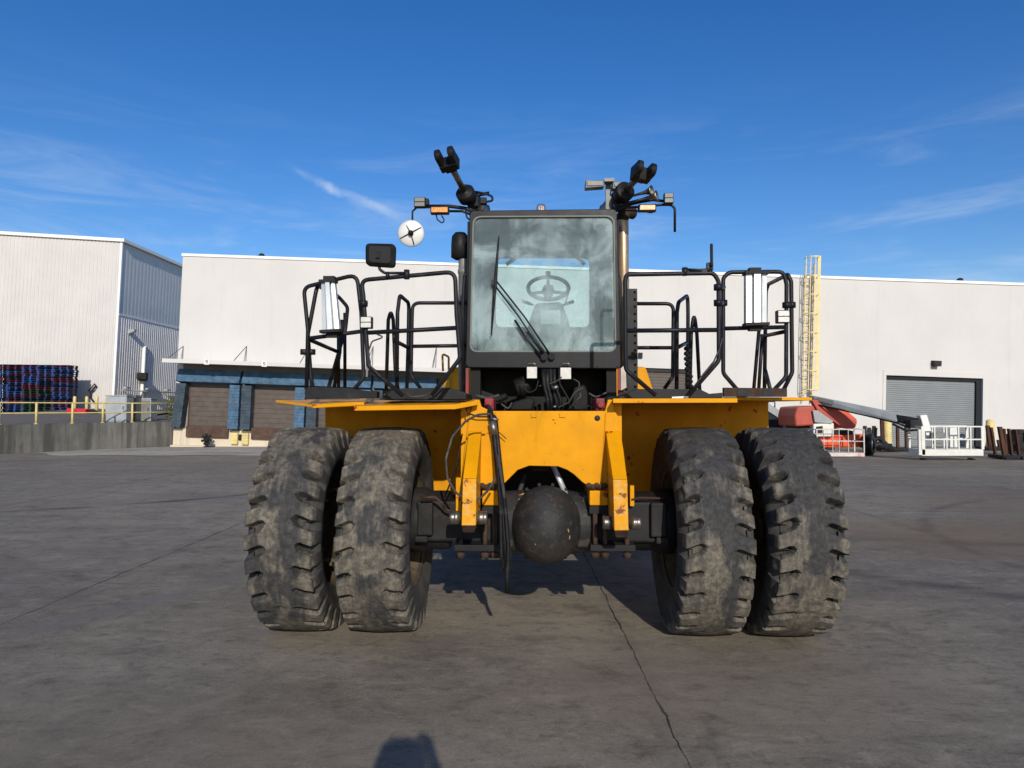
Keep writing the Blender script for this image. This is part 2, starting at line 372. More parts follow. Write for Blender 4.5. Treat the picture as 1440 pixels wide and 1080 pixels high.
def mat_diff():
    t = NT('dirty_axle_housing')
    n = t.noise(4, 8, .65); f = t.noise(18, 8, .7); c = t.mix(t.step(n, .3, .7), (.012, .0125, .013), (.03, .029, .028))
    sx = t.n('ShaderNodeSeparateXYZ'); t.l(t.co, sx.inputs[0])
    low = t.math('ADD', t.step(sx.outputs[2], .95, .62), t.math('MULTIPLY', t.math('SUBTRACT', f, .5), .9))
    c = t.mix(t.step(low, .35, 1.0, 0, .4), c, (.06, .048, .036))
    fl = t.noise(9, 3, .5, co=t.map((1, 1, .35), loc=(2, 7, 3)))
    c = t.mix(t.step(fl, .69, .70), c, (.42, .25, .07))
    c = t.mix(t.step(f, .54, .66, 0, .55), c, (.075, .064, .052)); c = t.mix(t.step(t.noise(7, 9, .75, co=t.map(loc=(1, 4, 2))), .55, .66, 0, .6), c, (.06, .032, .02))
    t.set(Base_Color=c, Roughness=.62, Specular_IOR_Level=.3); t.bump(t.math('ADD', n, t.math('MULTIPLY', f, .6)), .5, .012); return t.m
M['diff'] = mat_diff()
M['castiron'] = plain('dark_cast_iron', (.017, .017, .018), .62, 0, .35, 4, (.07, .05, .034), .55, .3)
M['steel'] = plain('worn_bare_steel', (.22, .20, .175), .42, .85, .25, 12, (.08, .06, .045), .8)
M['rust'] = plain('rusty_steel', (.055, .033, .024), .85, 0, .4, 9, (.025, .019, .016), .7, .3)
M['rustpost'] = plain('rusty_stake_steel', (.075, .036, .023), .9, 0, .35, 2, (.05, .026, .018), .7, .2)
M['redframe'] = plain('oxide_red_paint', (.22, .018, .022), .6, 0, .3, 7, (.02, .016, .016), .8)
M['silver'] = plain('brushed_aluminium', (.62, .64, .65), .38, .5, .08, 5, (.5, .5, .49), .3, .03)
M['exhaust'] = plain('heat_stained_exhaust', (.50, .35, .22), .42, .7, .2, 5, (.30, .14, .06), .7)
M['lens'] = plain('clear_lamp_lens', (.60, .59, .54), .2, 0, .08, 30, None, 0, .3)
M['amber'] = plain('amber_lens', (.75, .26, .03), .25, 0, .25, 30, None, 0, .2)
M['plastic'] = plain('black_plastic', (.010, .010, .011), .5, 0, .2, 10, (.04, .036, .03), .35)
M['grease_shade'] = plain('greasy_steel_bay_shade', (.006, .006, .006), .6, 0, .4, 8, (.03, .022, .016), .5)  # greasy steel; near-black base has the engine bay's shade put into it
M['greyplastic'] = plain('grey_lamp_housing', (.16, .165, .16), .5, 0, .15, 9)
M['int'] = plain('grey_cab_trim', (.12, .135, .14), .7, 0, .2, 4)
M['intdark'] = plain('dark_cab_trim', (.016, .018, .022), .7, 0, .2, 4)
M['wind'] = mat_glass('dusty_tinted_windscreen', (.90, .98, .98), 0, .08, .46, 2.1, (.46, .56, .57))
M['glass'] = mat_glass('tinted_cab_glass', (.88, .98, .98), 0, .05, .16, 3)
M['mirror'] = plain('mirror_disc', (.62, .62, .61), .45, .15, .05, 3, (.4, .38, .35), .4, .0)
M['rim'] = plain('dusty_wheel_rim', (.10, .078, .05), .8, 0, .35, 9, (.045, .04, .036), .8, .3)
M['wall'] = mat_concrete_wall('cream_painted_concrete', (.585, .568, .545), .16)
M['coping'] = plain('white_roof_coping', (.80, .80, .79), .5, 0, .04, 1)
M['shed'] = plain('cream_metal_cladding', (.58, .555, .53), .5, 0, .04, .5)
M['shedblue'] = plain('grey_metal_cladding', (.74, .72, .69), .5, 0, .06, .6)
def mat_retain():
    t = NT('weathered_retaining_concrete')
    st = t.noise(1.0, 8, .7, co=t.map((2.6, 1.2, .12)), dist=.2); bl = t.noise(.9, 7, .65); f = t.noise(14, 6, .7)
    c = t.mix(t.step(bl, .3, .7), (.115, .112, .10), (.175, .168, .148)); c = t.mix(t.step(st, .44, .6, 0, .8), c, (.05, .048, .043)); c = t.mix(t.step(st, .42, .3, 0, .6), c, (.23, .22, .195))
    c = t.mix(t.step(t.noise(.5, 6, .6, co=t.map(loc=(3, 0, 1))), .55, .66, 0, .5), c, (.09, .095, .055)); c = t.mix(t.step(f, .5, .75, 0, .4), c, (.06, .057, .05))
    t.set(Base_Color=c, Roughness=.9); t.bump(f, .3, .02); return t.m
M['retain'] = mat_retain()
M['dockbase'] = mat_concrete_wall('stained_cream_dock_base', (.60, .52, .40), .5)
M['soffit'] = plain('grey_brown_dock_wall', (.24, .21, .19), .8, 0, .12, 1)
M['blueseal'] = plain('faded_blue_vinyl', (.042, .105, .185), .55, 0, .35, 3, (.04, .05, .065), .8, .2)
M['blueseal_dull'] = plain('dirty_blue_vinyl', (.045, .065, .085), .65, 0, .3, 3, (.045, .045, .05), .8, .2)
M['dockdoor'] = plain('brown_dock_door', (.100, .082, .073), .6, 0, .15, 3, (.1, .075, .065), .6)
M['rustlip'] = plain('rusted_dock_leveller', (.085, .052, .04), .85, 0, .3, 3, (.05, .03, .025), .6)
M['rollgrey'] = plain('grey_roller_door', (.175, .19, .20), .45, 0, .06, 2)
M['yellowsafety'] = plain('faded_safety_yellow', (.62, .50, .20), .6, 0, .15, 2, (.4, .33, .2), .5)
M['ladder'] = plain('cream_yellow_ladder_paint', (.72, .56, .24), .6, 0, .12, 2, (.6, .5, .3), .5)
M['whitepaint'] = plain('white_painted_steel', (.64, .64, .585), .45, 0, .06, 4, (.5, .45, .35), .4)
M['orange'] = plain('orange_machine_paint', (.72, .085, .018), .45, 0, .12, 2, (.4, .06, .02), .5)
M['redbrown'] = plain('sun_faded_red_paint', (.40, .060, .035), .55, 0, .15, 2, (.25, .06, .04), .6)
M['boomgrey'] = plain('grey_boom_paint', (.29, .31, .31), .5, 0, .12, 2, (.18, .18, .17), .5)
M['cabinet'] = plain('pale_grey_cabinet', (.36, .385, .40), .4, .2, .1, 2)
M['red'] = plain('bright_red_plastic', (.55, .02, .03), .5)
M['sign'] = plain('white_sign_face', (.75, .75, .73), .5, 0, .05, 3)
M['ink'] = plain('black_sign_ink', (.03, .03, .03), .6, 0, .1, 3)
M['pal_blue'] = plain('blue_pallet_plastic', (.009, .042, .17), .5, 0, .3, 3)
M['pal_navy'] = plain('navy_pallet_plastic', (.008, .012, .04), .5, 0, .3, 3)
M['pal_red'] = plain('red_pallet_plastic', (.095, .013, .026), .5, 0, .3, 3)
M['pal_green'] = plain('green_pallet_plastic', (.018, .045, .028), .5, 0, .3, 3)
M['weed'] = plain('dry_weed_leaf', (.10, .12, .035), .8, 0, .4, 30)
M['skin'] = plain('skin', (.52, .31, .22), .5, 0, .06, 12, None, 0, .03)
M['jacket'] = plain('hi_vis_jacket_fabric', (.55, .22, .02), .8, 0, .1, 10)
M['trousers'] = plain('navy_work_trousers', (.02, .024, .045), .85, 0, .15, 10)
M['hair'] = plain('dark_hair', (.02, .014, .01), .5, 0, .3, 40)

# ------------------------------------------------------------------ ground
def strip(a, b, n): return [a + (b - a) * i / n for i in range(n + 1)]
mb = MB()
xs = [-900, -300, -120] + strip(-60, 60, 60) + [120, 300, 900]
ys = [-600, -150, -40] + strip(-12, 60, 72) + [100, 200, 500, 1500]
mb.add([(x, y, ground_z(x, y)) for y in ys for x in xs], [(j * len(xs) + i, j * len(xs) + i + 1, (j + 1) * len(xs) + i + 1, (j + 1) * len(xs) + i) for j in range(len(ys) - 1) for i in range(len(xs) - 1)], True)
tag(mb.build('ground', M['ground']), kind='structure')

# building frame: gravity, 2 degrees off the sloping yard the lift truck stands on
ROLL = .0354; D = 38.0; B0 = P(720, 620, D); RI = Matrix.Rotation(-ROLL, 3, 'Y'); RM = Matrix.Rotation(ROLL, 3, 'Y')
def BL(x, y, Y=D): return RI @ (P(x, y, Y) - B0)
def G2B(v): return RI @ (Vector(v) - B0)

# pale concrete strip along the docks
mb = MB(); n = 24
a0, a1 = P(60, 641, 33.5).x, P(480, 640, 33.5).x
for i in range(n + 1):
    t = i / n; x = a0 + (a1 - a0) * t
    yf = 30.0 + 2.0 * smooth(.0, .25, .25 - t) + .35 * sin(i * .9)
    mb.v += [(x, yf, ground_z(x, yf) + .012), (x, (yf + 38.1) / 2, ground_z(x, (yf + 38.1) / 2) + .02), (x, 38.1, ground_z(x, 38.1) + .012)]
for i in range(n):
    for k in (0, 1): mb.f.append([i * 3 + k, i * 3 + 3 + k, i * 3 + 4 + k, i * 3 + 1 + k]); mb.sm.append(True); mb.mi.append(0)
tag(mb.build('dock_pavement', M['pale_ground']), kind='structure')

# ------------------------------------------------------------------ warehouse
wh = empty('warehouse', B0, 'long flat cream warehouse with blue loading docks and a grey roller door', 'warehouse', rot=(0, ROLL, 0))
topz = BL(255, 360).z; xl = BL(250, 500).x; xr = BL(1440, 500).x + 30
fl = BL(297, 604).z          # dock floor
can = BL(300, 511, D - 1.7).z
dk0, dk1 = BL(256, 560).x, BL(690, 560).x        # dock bay
rd = (BL(1246, 528), BL(1381, 620)); rb = (BL(878, 517), BL(963, 620))
rdz = BL(1310, 530).z; rbz = BL(930, 518).z
mb = MB(); T = .35
def wallbox(x0, x1, z0, z1): mb.span((x0, 0, z0), (x1, T, z1))
low_z = -2.5
dockz = can - .12; backy = .0
segs = [xl, rb[0].x, rb[1].x, rd[0].x, rd[1].x, xr]
wallbox(xl, rb[0].x, low_z, topz); wallbox(rb[0].x, rb[1].x, rbz, topz); wallbox(rb[1].x, rd[0].x, low_z, topz); wallbox(rd[0].x, rd[1].x, rdz, topz); wallbox(rd[1].x, xr, low_z, topz)
mb.span((xl, T, low_z), (xl + T, 40, topz)); mb.span((xr - T, T, low_z), (xr, 40, topz)); mb.span((xl + T, 40 - T, low_z), (xr - T, 40, topz))
mb.build('wall', M['wall'], wh)
mb = MB(); mb.span((xl + T, T, topz - .6), (xr - T, 40 - T, topz - .45)); mb.build('roof', M['soffit'], wh)
mb = MB(); mb.span((xl - .05, -.06, topz), (xr + .05, T + .05, topz + .14)); mb.span((xl - .05, T + .05, topz), (xl + T, 40, topz + .14)); mb.build('roof_coping', M['coping'], wh)
# panel joints as shallow raised seams
for px in (990, 1235, 1420):
    x = BL(px, 480).x; mb = MB(); mb.span((x - .012, -.006, max(low_z, can + .2)), (x + .012, .001, topz - .01)); mb.build('panel_seam', M['wall'], wh)
# dock wall band (darker grey-brown) under canopy and dock base
mb = MB(); mb.span((dk0, -.03, fl + .0), (dk1, .01, can)); mb.build('dock_wall', M['soffit'], wh)
mb = MB(); mb.span((BL(246, 600).x, -.16, low_z), (dk1, .01, fl - .002)); mb.build('dock_base', M['dockbase'], wh, .02)
mb = MB(); mb.span((BL(246, 600).x, -.45, low_z), (dk1, -.161, BL(300, 627).z)); mb.build('kerb', M['dockbase'], wh, .03)
# canopy
cx0, cx1 = BL(229, 510, D - 1.7).x, BL(690, 510).x
mb = MB(); mb.span((cx0, -1.75, can), (cx1, -.001, can + .12)); mb.span((cx0, -1.8, can - .04), (cx1, -1.751, can + .16))
cano = mb.build('canopy', M['wall'], wh)
for px in (258, 347, 436, 525, 614):
    w = BL(px, 487); mb = MB()
    mb.cyl(w + Vector((0, -.03, 0)), Vector((w.x, -1.7, can + .15)), .022, 6); mb.cyl(w + Vector((0, -.03, 0)), Vector((w.x, -.04, can + .12)), .018, 6)
    mb.build('brace_rod', M['steel'], cano)
def seven_seg_five(mb, c, w, h, y):
    t = w * .22
    for (x0, z0, x1, z1) in ((-.5, .5 - .16, .5, .5), (-.5, -.02, -.5 + .24, .5 - .16), (-.5, -.02, .3, .14), (.26, -.34, .5, .06), (-.5, -.5, .34, -.34)):
        mb.span((c.x + x0 * w, y, c.z + z0 * h), (c.x + x1 * w, y - .004, c.z + z1 * h))
for px in (290.5, 371.5):
    c = BL(px, 508.5 if px < 300 else 511.5, D - 1.83); mb = MB(); mb.span((c.x - .13, -1.815, c.z - .15), (c.x + .13, -1.801, c.z + .15)); s_ = mb.build('door_number_sign', M['sign'], wh)
    mb = MB(); seven_seg_five(mb, c, .12, .17, -1.816); mb.build('numeral', M['ink'], s_)
# docks
pitch_x = (BL(388, 570).x - BL(297, 570).x)
c0 = BL(297.5, 570).x
for k in range(5):
    cx = c0 + k * pitch_x; hw = 1.13
    zt = BL(300, 538).z; zb = BL(300, 599).z
    mb = MB(); n = 9
    for i in range(n):
        za = zb + (zt - zb) * i / n; zc = zb + (zt - zb) * (i + 1) / n - .012
        mb.span((cx - hw, -.075, za), (cx + hw, -.032, zc))
    mb.span((cx - hw + .02, -.05, zb), (cx + hw - .02, -.03, zt))
    dd = mb.build('dock_door', M['dockdoor'], wh)
    if False:
        mb = MB(); mb.span((cx - .5, -.082, zb + 1.25), (cx + .2, -.0755, zb + 1.29)); mb.span((cx + .55, -.082, zb + 1.27), (cx + .95, -.0755, zb + 1.3)); mb.build('scuff_plate', M['coping'], dd)
    mb = MB(); mb.span((cx - hw - .03, -.32, fl - .42), (cx + hw - .06, -.161, zb - .02)); mb.span((cx - hw - .06, -.12, zb - .02), (cx - hw - .002, -.035, zt)); mb.build('dock_leveller', M['rustlip'], wh, .015)
    mb = MB(); ht = BL(300, 520.5).z
    mb.hexa([(cx - 1.66, -.72, zt - .0), (cx + 1.66, -.72, zt - .0), (cx + 1.66, -.035, zt - .1), (cx - 1.66, -.035, zt - .1), (cx - 1.66, -.4, ht), (cx + 1.66, -.4, ht), (cx + 1.66, -.035, ht), (cx - 1.66, -.035, ht)])
    for q in range(9):
        xx = cx - 1.6 + q * .4; mb.span((xx - .006, -.727, zt - .0), (xx + .006, -.70, zt + .1))
    sl_ = mb.build('dock_seal', M['blueseal'], wh, .05)
    for sgn in (-1, 1):
        mb = MB(); xa, xb = cx + sgn * 1.15, cx + sgn * (1.66 if sgn < 0 else 1.68)
        pts = []
        nseg = 14
        for i in range(nseg + 1):
            t = i / nseg; z = zt - .1 - (zt - .1 - (zb - .1)) * t
            wob = .006 * sin(i * 2.1 + k) - (.28 * (1 - t) ** 1.5 * 0 + .34 * t * (k == 0 and sgn < 0) * .55)
            pts.append((z, wob))
        for i in range(nseg):
            z0, w0 = pts[i + 1]; z1, w1 = pts[i]; f = -.6 - .02 * (i % 2)
            x0, x1 = min(xa, xb), max(xa, xb)
            mb.hexa([(x0 + w0, f, z0), (x1 + w0, f, z0), (x1 + w0, -.035, z0), (x0 + w0, -.035, z0), (x0 + w1, f, z1 - .003), (x1 + w1, f, z1 - .003), (x1 + w1, -.035, z1 - .003), (x0 + w1, -.035, z1 - .003)])
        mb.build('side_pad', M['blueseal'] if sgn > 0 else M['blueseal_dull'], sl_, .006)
for k in range(4):
    for dx in (-.3, .26):
        x = c0 + (k + .5) * pitch_x + dx; mb = MB(); mb.span((x - .17, -.34, fl - .72), (x + .17, -.161, fl - .12))
        for q in range(4): mb.span((x - .14, -.36, fl - .68 + q * .14), (x + .14, -.34, fl - .6 + q * .14))
        mb.build('dock_bumper', M['yellowsafety'], wh, .012)
    x = c0 + (k + .5) * pitch_x; mb = MB(); mb.span((x - .1, -.26, fl - .5), (x + .08, -.161, fl - .2)); mb.build('control_box', M['black'], wh)
# roller doors
def roller(x0, x1, z0, z1, y, mat, name, pitch=.11):
    mb = MB(); n = int((z1 - z0) / pitch); vs = []; 
    for i in range(n + 1):
        z = z0 + (z1 - z0) * i / n; vs += [(x0, y, z), (x1, y, z), (x0, y - .011, z + pitch * .5), (x1, y - .011, z + pitch * .5)]
    fs = [(2 * i, 2 * i + 1, 2 * i + 3, 2 * i + 2) for i in range(len(vs) // 2 - 1)]
    mb.add(vs, fs); return mb.build(name, mat, wh)
rz0 = BL(1310, 634).z
roller(rd[0].x, rd[1].x - .26, rz0, rdz - .16, .26, M['rollgrey'], 'roller_door')
mb = MB(); mb.span((rd[1].x - .26, .12, rz0), (rd[1].x, .3, rdz)); mb.span((rd[0].x, .12, rdz - .16), (rd[1].x - .26, .3, rdz)); mb.build('door_guide', M['intdark'], wh)
mb = MB(); mb.span((rd[0].x - .16, -.03, rz0), (rd[0].x - .001, .002, rdz + .3)); mb.span((rd[1].x + .001, -.03, rz0), (rd[1].x + .16, .002, rdz + .3)); mb.span((rd[0].x - .001, -.03, rdz + .01), (rd[1].x + .001, .002, rdz + .3)); mb.build('door_surround', M['wall'], wh)
roller(rb[0].x, rb[1].x, rz0, rbz - .2, .2, M['dockdoor'], 'roller_door', .16)
mb = MB(); mb.span((rb[0].x, .1, rbz - .2), (rb[1].x, .3, rbz)); mb.build('door_guide', M['black'], wh)
c = BL(1315, 511.5); mb = MB(); mb.hexa([(c.x - .2, -.34, c.z - .16), (c.x + .14, -.34, c.z - .16), (c.x + .14, -.005, c.z - .14), (c.x - .2, -.005, c.z - .14), (c.x - .22, -.28, c.z + .14), (c.x + .2, -.28, c.z + .14), (c.x + .2, -.005, c.z + .17), (c.x - .22, -.005, c.z + .17)]); mb.build('wall_lamp', M['castiron'], wh, .01)
c = BL(900, 500); mb = MB(); mb.span((c.x - .1, -.12, c.z - .15), (c.x + .12, -.005, c.z + .15)); mb.build('switch_box', M['castiron'], wh, .01)
for px, py in ((368, 360), (1350, 396)):
    c = BL(px, py, D + 1.0); mb = MB(); mb.cyl((c.x, 1, topz - .5), (c.x, 1, topz + .2), .06, 10); mb.lathe([(.0, .52), (.14, .46), (.18, .3), (.13, .2), (.0, .2)], Matrix.Translation((c.x, 1, topz)), 12); mb.box((c.x - .05, 1, topz + .33), (.44, .1, .07)); mb.build('roof_vent', M['castiron'], wh)

# black fan on the ground against the dock base
fx = BL(291, 622).x
def gpt(px, py, Y): 
    p = P(px, py, Y); return Vector((p.x, p.y, ground_z(p.x, p.y)))
g = gpt(291, 620, 37.2)
fan = empty('trailer_jack', g, 'black crumpled jack stand under the left loading dock door', 'jack')
mb = MB()
for k in range(7):
    a = k * 2 * pi / 7; mb.box((.12 * cos(a), -.05, .42 + .14 * sin(a)), (.34, .05, .13), Matrix.Rotation(-a + .4, 3, 'Y'))
mb.build('blade', M['plastic'], fan)
mb = MB(); mb.cyl((0, -.12, .42), (0, .1, .42), .11, 12); mb.box((0, 0, .2), (.12, .12, .4)); mb.box((.12, 0, .03), (.5, .34, .06)); mb.build('stand', M['plastic'], fan, .01)

# ------------------------------------------------------------------ caged ladder on the warehouse wall
def rootB(name, lx, ly, lz, label, cat, group=None):
    p = B0 + RM @ Vector((lx, ly, lz)); return empty(name, p, label, cat, group, (0, ROLL, 0))
la = BL(1133, 563); lt = BL(1135, 364).z - la.z
lad = rootB('caged_ladder', la.x, -.2, la.z, 'tall cream yellow caged ladder fixed up the warehouse wall', 'ladder')
mb = MB()
for s_ in (-.23, .23): mb.box((s_, 0, lt / 2 - .2), (.05, .06, lt - .2))
for s_ in (-.23, .23):
    for z in strip(.4, topz - la.z - .3, 4): mb.box((s_, .1, z), (.04, .2, .05))
mb.build('ladder_rail', M['ladder'], lad)
for i in range(int(lt / .3)): mb = MB(); mb.cyl((-.23, 0, .15 + i * .3), (.23, 0, .15 + i * .3), .016, 6); mb.build('rung', M['ladder'], lad)
mb = MB(); nh = int(lt / .98); R_ = .38
for i in range(nh + 1):
    z = .55 + (lt - .6) * i / nh
    for k in range(10):
        a0 = pi + pi * k / 10 ; a1 = pi + pi * (k + 1) / 10
        p0 = Vector((R_ * cos(a0) * (1 if abs(cos(a0)) < .99 else .8), -.25 + .5 * sin(a0), z)); p1 = Vector((R_ * cos(a1) * (1 if abs(cos(a1)) < .99 else .8), -.25 + .5 * sin(a1), z))
        mb.hexa([p0 + Vector((0, 0, -.03)), p1 + Vector((0, 0, -.03)), p1 * 1 + Vector((0, .012, -.03)), p0 + Vector((0, .012, -.03)), p0 + Vector((0, 0, .03)), p1 + Vector((0, 0, .03)), p1 + Vector((0, .012, .03)), p0 + Vector((0, .012, .03))])
    for s_ in (-1, 1): mb.box((s_ * R_ * .8, -.12, z), (.012, .26, .06))
mb.build('cage_hoop', M['ladder'], lad)
for k in range(1, 10, 2):
    a = pi + pi * k / 10; mb = MB(); w_ = .16 if k == 7 else .04
    mb.box((R_ * cos(a), -.25 + .5 * sin(a) + .02, lt / 2 + .28), (w_, .012, lt - .55)); mb.build('cage_strap', M['ladder'], lad)

# ------------------------------------------------------------------ corrugated shed on the left
SY = 50.0; S0 = P(158, 585, SY)
shed = empty('corrugated_shed', S0, 'tall cream corrugated metal shed with shaded side wall', 'shed', rot=(0, ROLL, 0))
def SL(x, y, Y): return RI @ (P(x, y, Y) - S0)
h_ = SL(158, 340, SY).z; hl = h_ + .45; L_ = 30.0
def corr(mb, a, b, z0, z1a, z1b, pitch, depth, nrm):
    a = Vector(a); b = Vector(b); n = int((b - a).length / pitch); vs = []
    for i in range(n):
        for (t, d) in ((0, 0), (.3, 0), (.42, 1), (.88, 1)):
            u = (i + t) / n; p = a.lerp(b, u) + nrm * depth * d
            vs += [(p.x, p.y, z0), (p.x, p.y, z1a + (z1b - z1a) * u)]
    vs += [(b.x, b.y, z0), (b.x, b.y, z1b)]
    mb.add(vs, [(2 * i, 2 * i + 2, 2 * i + 3, 2 * i + 1) for i in range(len(vs) // 2 - 1)])
mb = MB(); corr(mb, (-L_, 0, 0), (0, 0, 0), -1.5, hl + .3, h_, .27, .035, Vector((0, -1, 0)))
mb.build('front_cladding', M['shed'], shed)
zb1 = SL(154, 441, SY).z
far = 14.0
mb = MB(); corr(mb, (.0, 0, 0), (.0, far, 0), -1.5, zb1, zb1, .3, .06, Vector((1, 0, 0))); mb.build('side_cladding', M['shedblue'], shed)
mb = MB(); corr(mb, (.0, 0, 0), (.0, far, 0), zb1 + .02, h_, h_, .5, .008, Vector((1, 0, 0))); mb.build('upper_cladding', plain('blue_grey_upper_cladding', (.58, .58, .58), .5, 0, .06, .6), shed)
mb = MB(); mb.span((-.06, .0, zb1 - .08), (.09, far, zb1 + .03)); mb.span((-.08, -.05, -1.5), (.07, .09, h_)); mb.build('corner_trim', M['coping'], shed)
mb = MB(); mb.hexa([(-L_, -.2, hl + .3), (.25, -.2, h_), (.25, far, h_), (-L_, far, hl + .3), (-L_, -.2, hl + .52), (.25, -.2, h_ + .22), (.25, far, h_ + .22), (-L_, far, hl + .52)]); mb.build('roof', M['coping'], shed)
mb = MB(); mb.span((-L_, .1, -1.5), (-.1, .2, h_)); mb.span((-.1, .1, -1.5), (-.06, far, h_ - .01)); mb.span((-L_, far - .1, -1.5), (-.1, far, h_)); mb.span((-L_ - .1, .1, -1.5), (-L_, far, h_)); mb.build('inner_frame', M['soffit'], shed)
def side_pt(px, py):   # point on the shed's side wall seen at a pixel
    d = ray(px, py); d = RI @ d; o = RI @ (Vector((0, 0, H)) - S0); t = -o.x / d.x; return o + d * t
q = side_pt(181, 466); mb = MB(); mb.hexa([(q.x + .05, q.y - .2, q.z - .2), (q.x + .5, q.y - .2, q.z - .02), (q.x + .5, q.y + .2, q.z - .02), (q.x + .05, q.y + .2, q.z - .2), (q.x + .05, q.y - .2, q.z + .14), (q.x + .5, q.y - .2, q.z + .17), (q.x + .5, q.y + .2, q.z + .17), (q.x + .05, q.y + .2, q.z + .14)]); mb.build('flood_lamp', M['cabinet'], shed, .02)
qa, qb = side_pt(200, 486), side_pt(197, 588); mb = MB(); mb.cyl((.18, qa.y, qa.z), (.18, qa.y, -1), .11, 10); mb.box((.25, qa.y, SL(0, 530, 53).z + 0), (.1, .1, .1)); mb.build('conduit', M['coping'], shed)
q = side_pt(197, 530); mb = MB(); mb.box((.3, qa.y - .25, q.z), (.4, .55, .6)); mb.box((.5, qa.y - .7, q.z + .05), (.7, .3, .5)); mb.build('junction_box', M['castiron'], shed, .02)
z_ = side_pt(200, 550).z; mb = MB(); mb.cyl((.3, .5, z_), (.3, far, z_), .05, 8)
for y_ in strip(1, far - 1, 4): mb.cyl((.0, y_, z_), (.3, y_, z_), .03, 6); mb.box((.35, y_, z_ + .18), (.3, .6, .12))
mb.build('wall_pipe', M['cabinet'], shed)
# bent downspout-like bracket on the front
c = SL(130, 548, SY - .2); mb = MB(); mb.tube([(c.x - .25, -.2, c.z - .1), (c.x + .15, -.25, c.z + .4), (c.x + .25, -.2, c.z + .25), (c.x - .1, -.22, c.z - .2), (c.x - .1, -.22, c.z - .55), (c.x + .22, -.2, c.z - .95)], .06, 6); mb.build('hose_reel_arm', M['castiron'], shed)

# upper yard behind the retaining wall
mb = MB()
xsp = (-500, -250, 0, 125, 247)
def ry(px): return 31 + 7 * (px / 247.0) if px >= 0 else 31 + 7 * px / 247.0 * .6
def rtop(px): return 599 - 5 * px / 247.0
rows = []
for px in xsp:
    Y0 = max(ry(px), 22); p0 = P(px, rtop(px), Y0); p1 = P(px, 581.5 + (px - 50) * .012, 48) ; p1.x = p0.x * 1.05 if px < 100 else min(p1.x, -17.9)
    p0b = Vector((p0.x, p0.y + .0, p0.z)); p2 = Vector((p1.x - 3, 66, p1.z + .25))
    if px == 247: p0b.x = -17.95; p1.x = -17.95; p2.x = -17.95
    rows.append((p0b, p1, p2))
vs = [v for r in rows for v in r]
mb.add(vs, [(i * 3 + k, i * 3 + 3 + k, i * 3 + 4 + k, i * 3 + 1 + k) for i in range(len(rows) - 1) for k in (0, 1)])
tag(mb.build('upper_yard_pavement', M['apron']), kind='structure')
mb = MB()
for i in range(len(rows) - 1):
    a, b = rows[i][0], rows[i + 1][0]; up = Vector((0, 0, .05)); dn = Vector((0, 0, -2)); bk = Vector((0, .28, 0)); fw = Vector((0, -.02, 0))
    mb.hexa([a + dn + fw, b + dn + fw, b + dn + bk, a + dn + bk, a + up + fw, b + up + fw, b + up + bk, a + up + bk])
rw = tag(mb.build('retaining_wall', M['retain']), 'weathered grey concrete retaining wall holding up the left upper yard', 'retaining wall')
def top_at(px):
    for i in range(len(xsp) - 1):
        if xsp[i] <= px <= xsp[i + 1]:
            t = (px - xsp[i]) / (xsp[i + 1] - xsp[i]); return rows[i][0].lerp(rows[i + 1][0], t) + Vector((0, .12, .05))
def yard_at(px, Y):
    for i in range(len(xsp) - 1):
        if xsp[i] <= px <= xsp[i + 1]:
            t = (px - xsp[i]) / (xsp[i + 1] - xsp[i]); a = rows[i][0].lerp(rows[i + 1][0], t); b = rows[i][1].lerp(rows[i + 1][1], t)
            u = (Y - a.y) / (b.y - a.y); p = a.lerp(b, u); return Vector((P(px, 590, Y).x, Y, p.z))
gr = empty('guard_rail', top_at(45), 'faded yellow pipe guard rail on the concrete retaining wall', 'guard rail')
base = top_at(45); tops = []
for px in (-110, -50, -5, 45, 97, 141, 181, 243):
    p = top_at(px) - base; mb = MB(); mb.cyl(p, p + Vector((0, 0, .98)), .05, 8); mb.cyl(p, p + Vector((0, 0, .03)), .09, 8); mb.build('post', M['yellowsafety'], gr); tops.append(p)
for z in (.97, .5):
    mb = MB(); mb.tube([t + Vector((0, -.0, z)) for t in tops], .032, 8); mb.build('rail', M['yellowsafety'], gr)
# bollards on the upper yard
blab = ['yellow bollard behind the red box, nearest the pallet stacks', 'yellow bollard just left of the bent bracket on the shed', 'yellow bollard by the shed front under the bent bracket', 'yellow bollard at the shed corner beside the grey cabinet', 'yellow bollard standing right of the grey cabinets by the wall pipe']
for (px, yb, Y, hgt), lab in zip(((104.5, 577, 46.5, 1.15), (121.5, 578, 46.5, 1.15), (135.5, 580, 46, 1.2), (150, 582, 44, 1.2), (214, 592, 39, 1.05)), blab):
    p = yard_at(px, Y); p.z = P(px, yb, Y).z if False else p.z
    mb = MB(); mb.lathe([(.0, 0), (.1, 0), (.1, hgt), (.07, hgt + .05), (0, hgt + .07)], None, 12); o = mb.build('bollard', M['yellowsafety']); o.location = p; tag(o, lab, 'bollard', 'bollards on the upper yard')
# red container near pallets
p = yard_at(113, 44); rc = empty('plastic_bin', p, 'low red plastic bin lying on the upper yard beside pallet stacks', 'bin')
mb = MB(); mb.hexa([(-.7, -.35, .12), (.5, -.35, .12), (.5, .35, .12), (-.7, .35, .12), (-.6, -.4, .5), (.55, -.4, .45), (.55, .4, .45), (-.6, .4, .5)]); mb.box((-.1, 0, .06), (.9, .5, .12)); mb.build('tub', M['red'], rc, .04)
mb = MB(); mb.cyl((.78, -.2, .2), (.78, .2, .2), .2, 14); mb.box((.62, 0, .22), (.3, .08, .06)); mb.build('wheel', M['plastic'], rc)
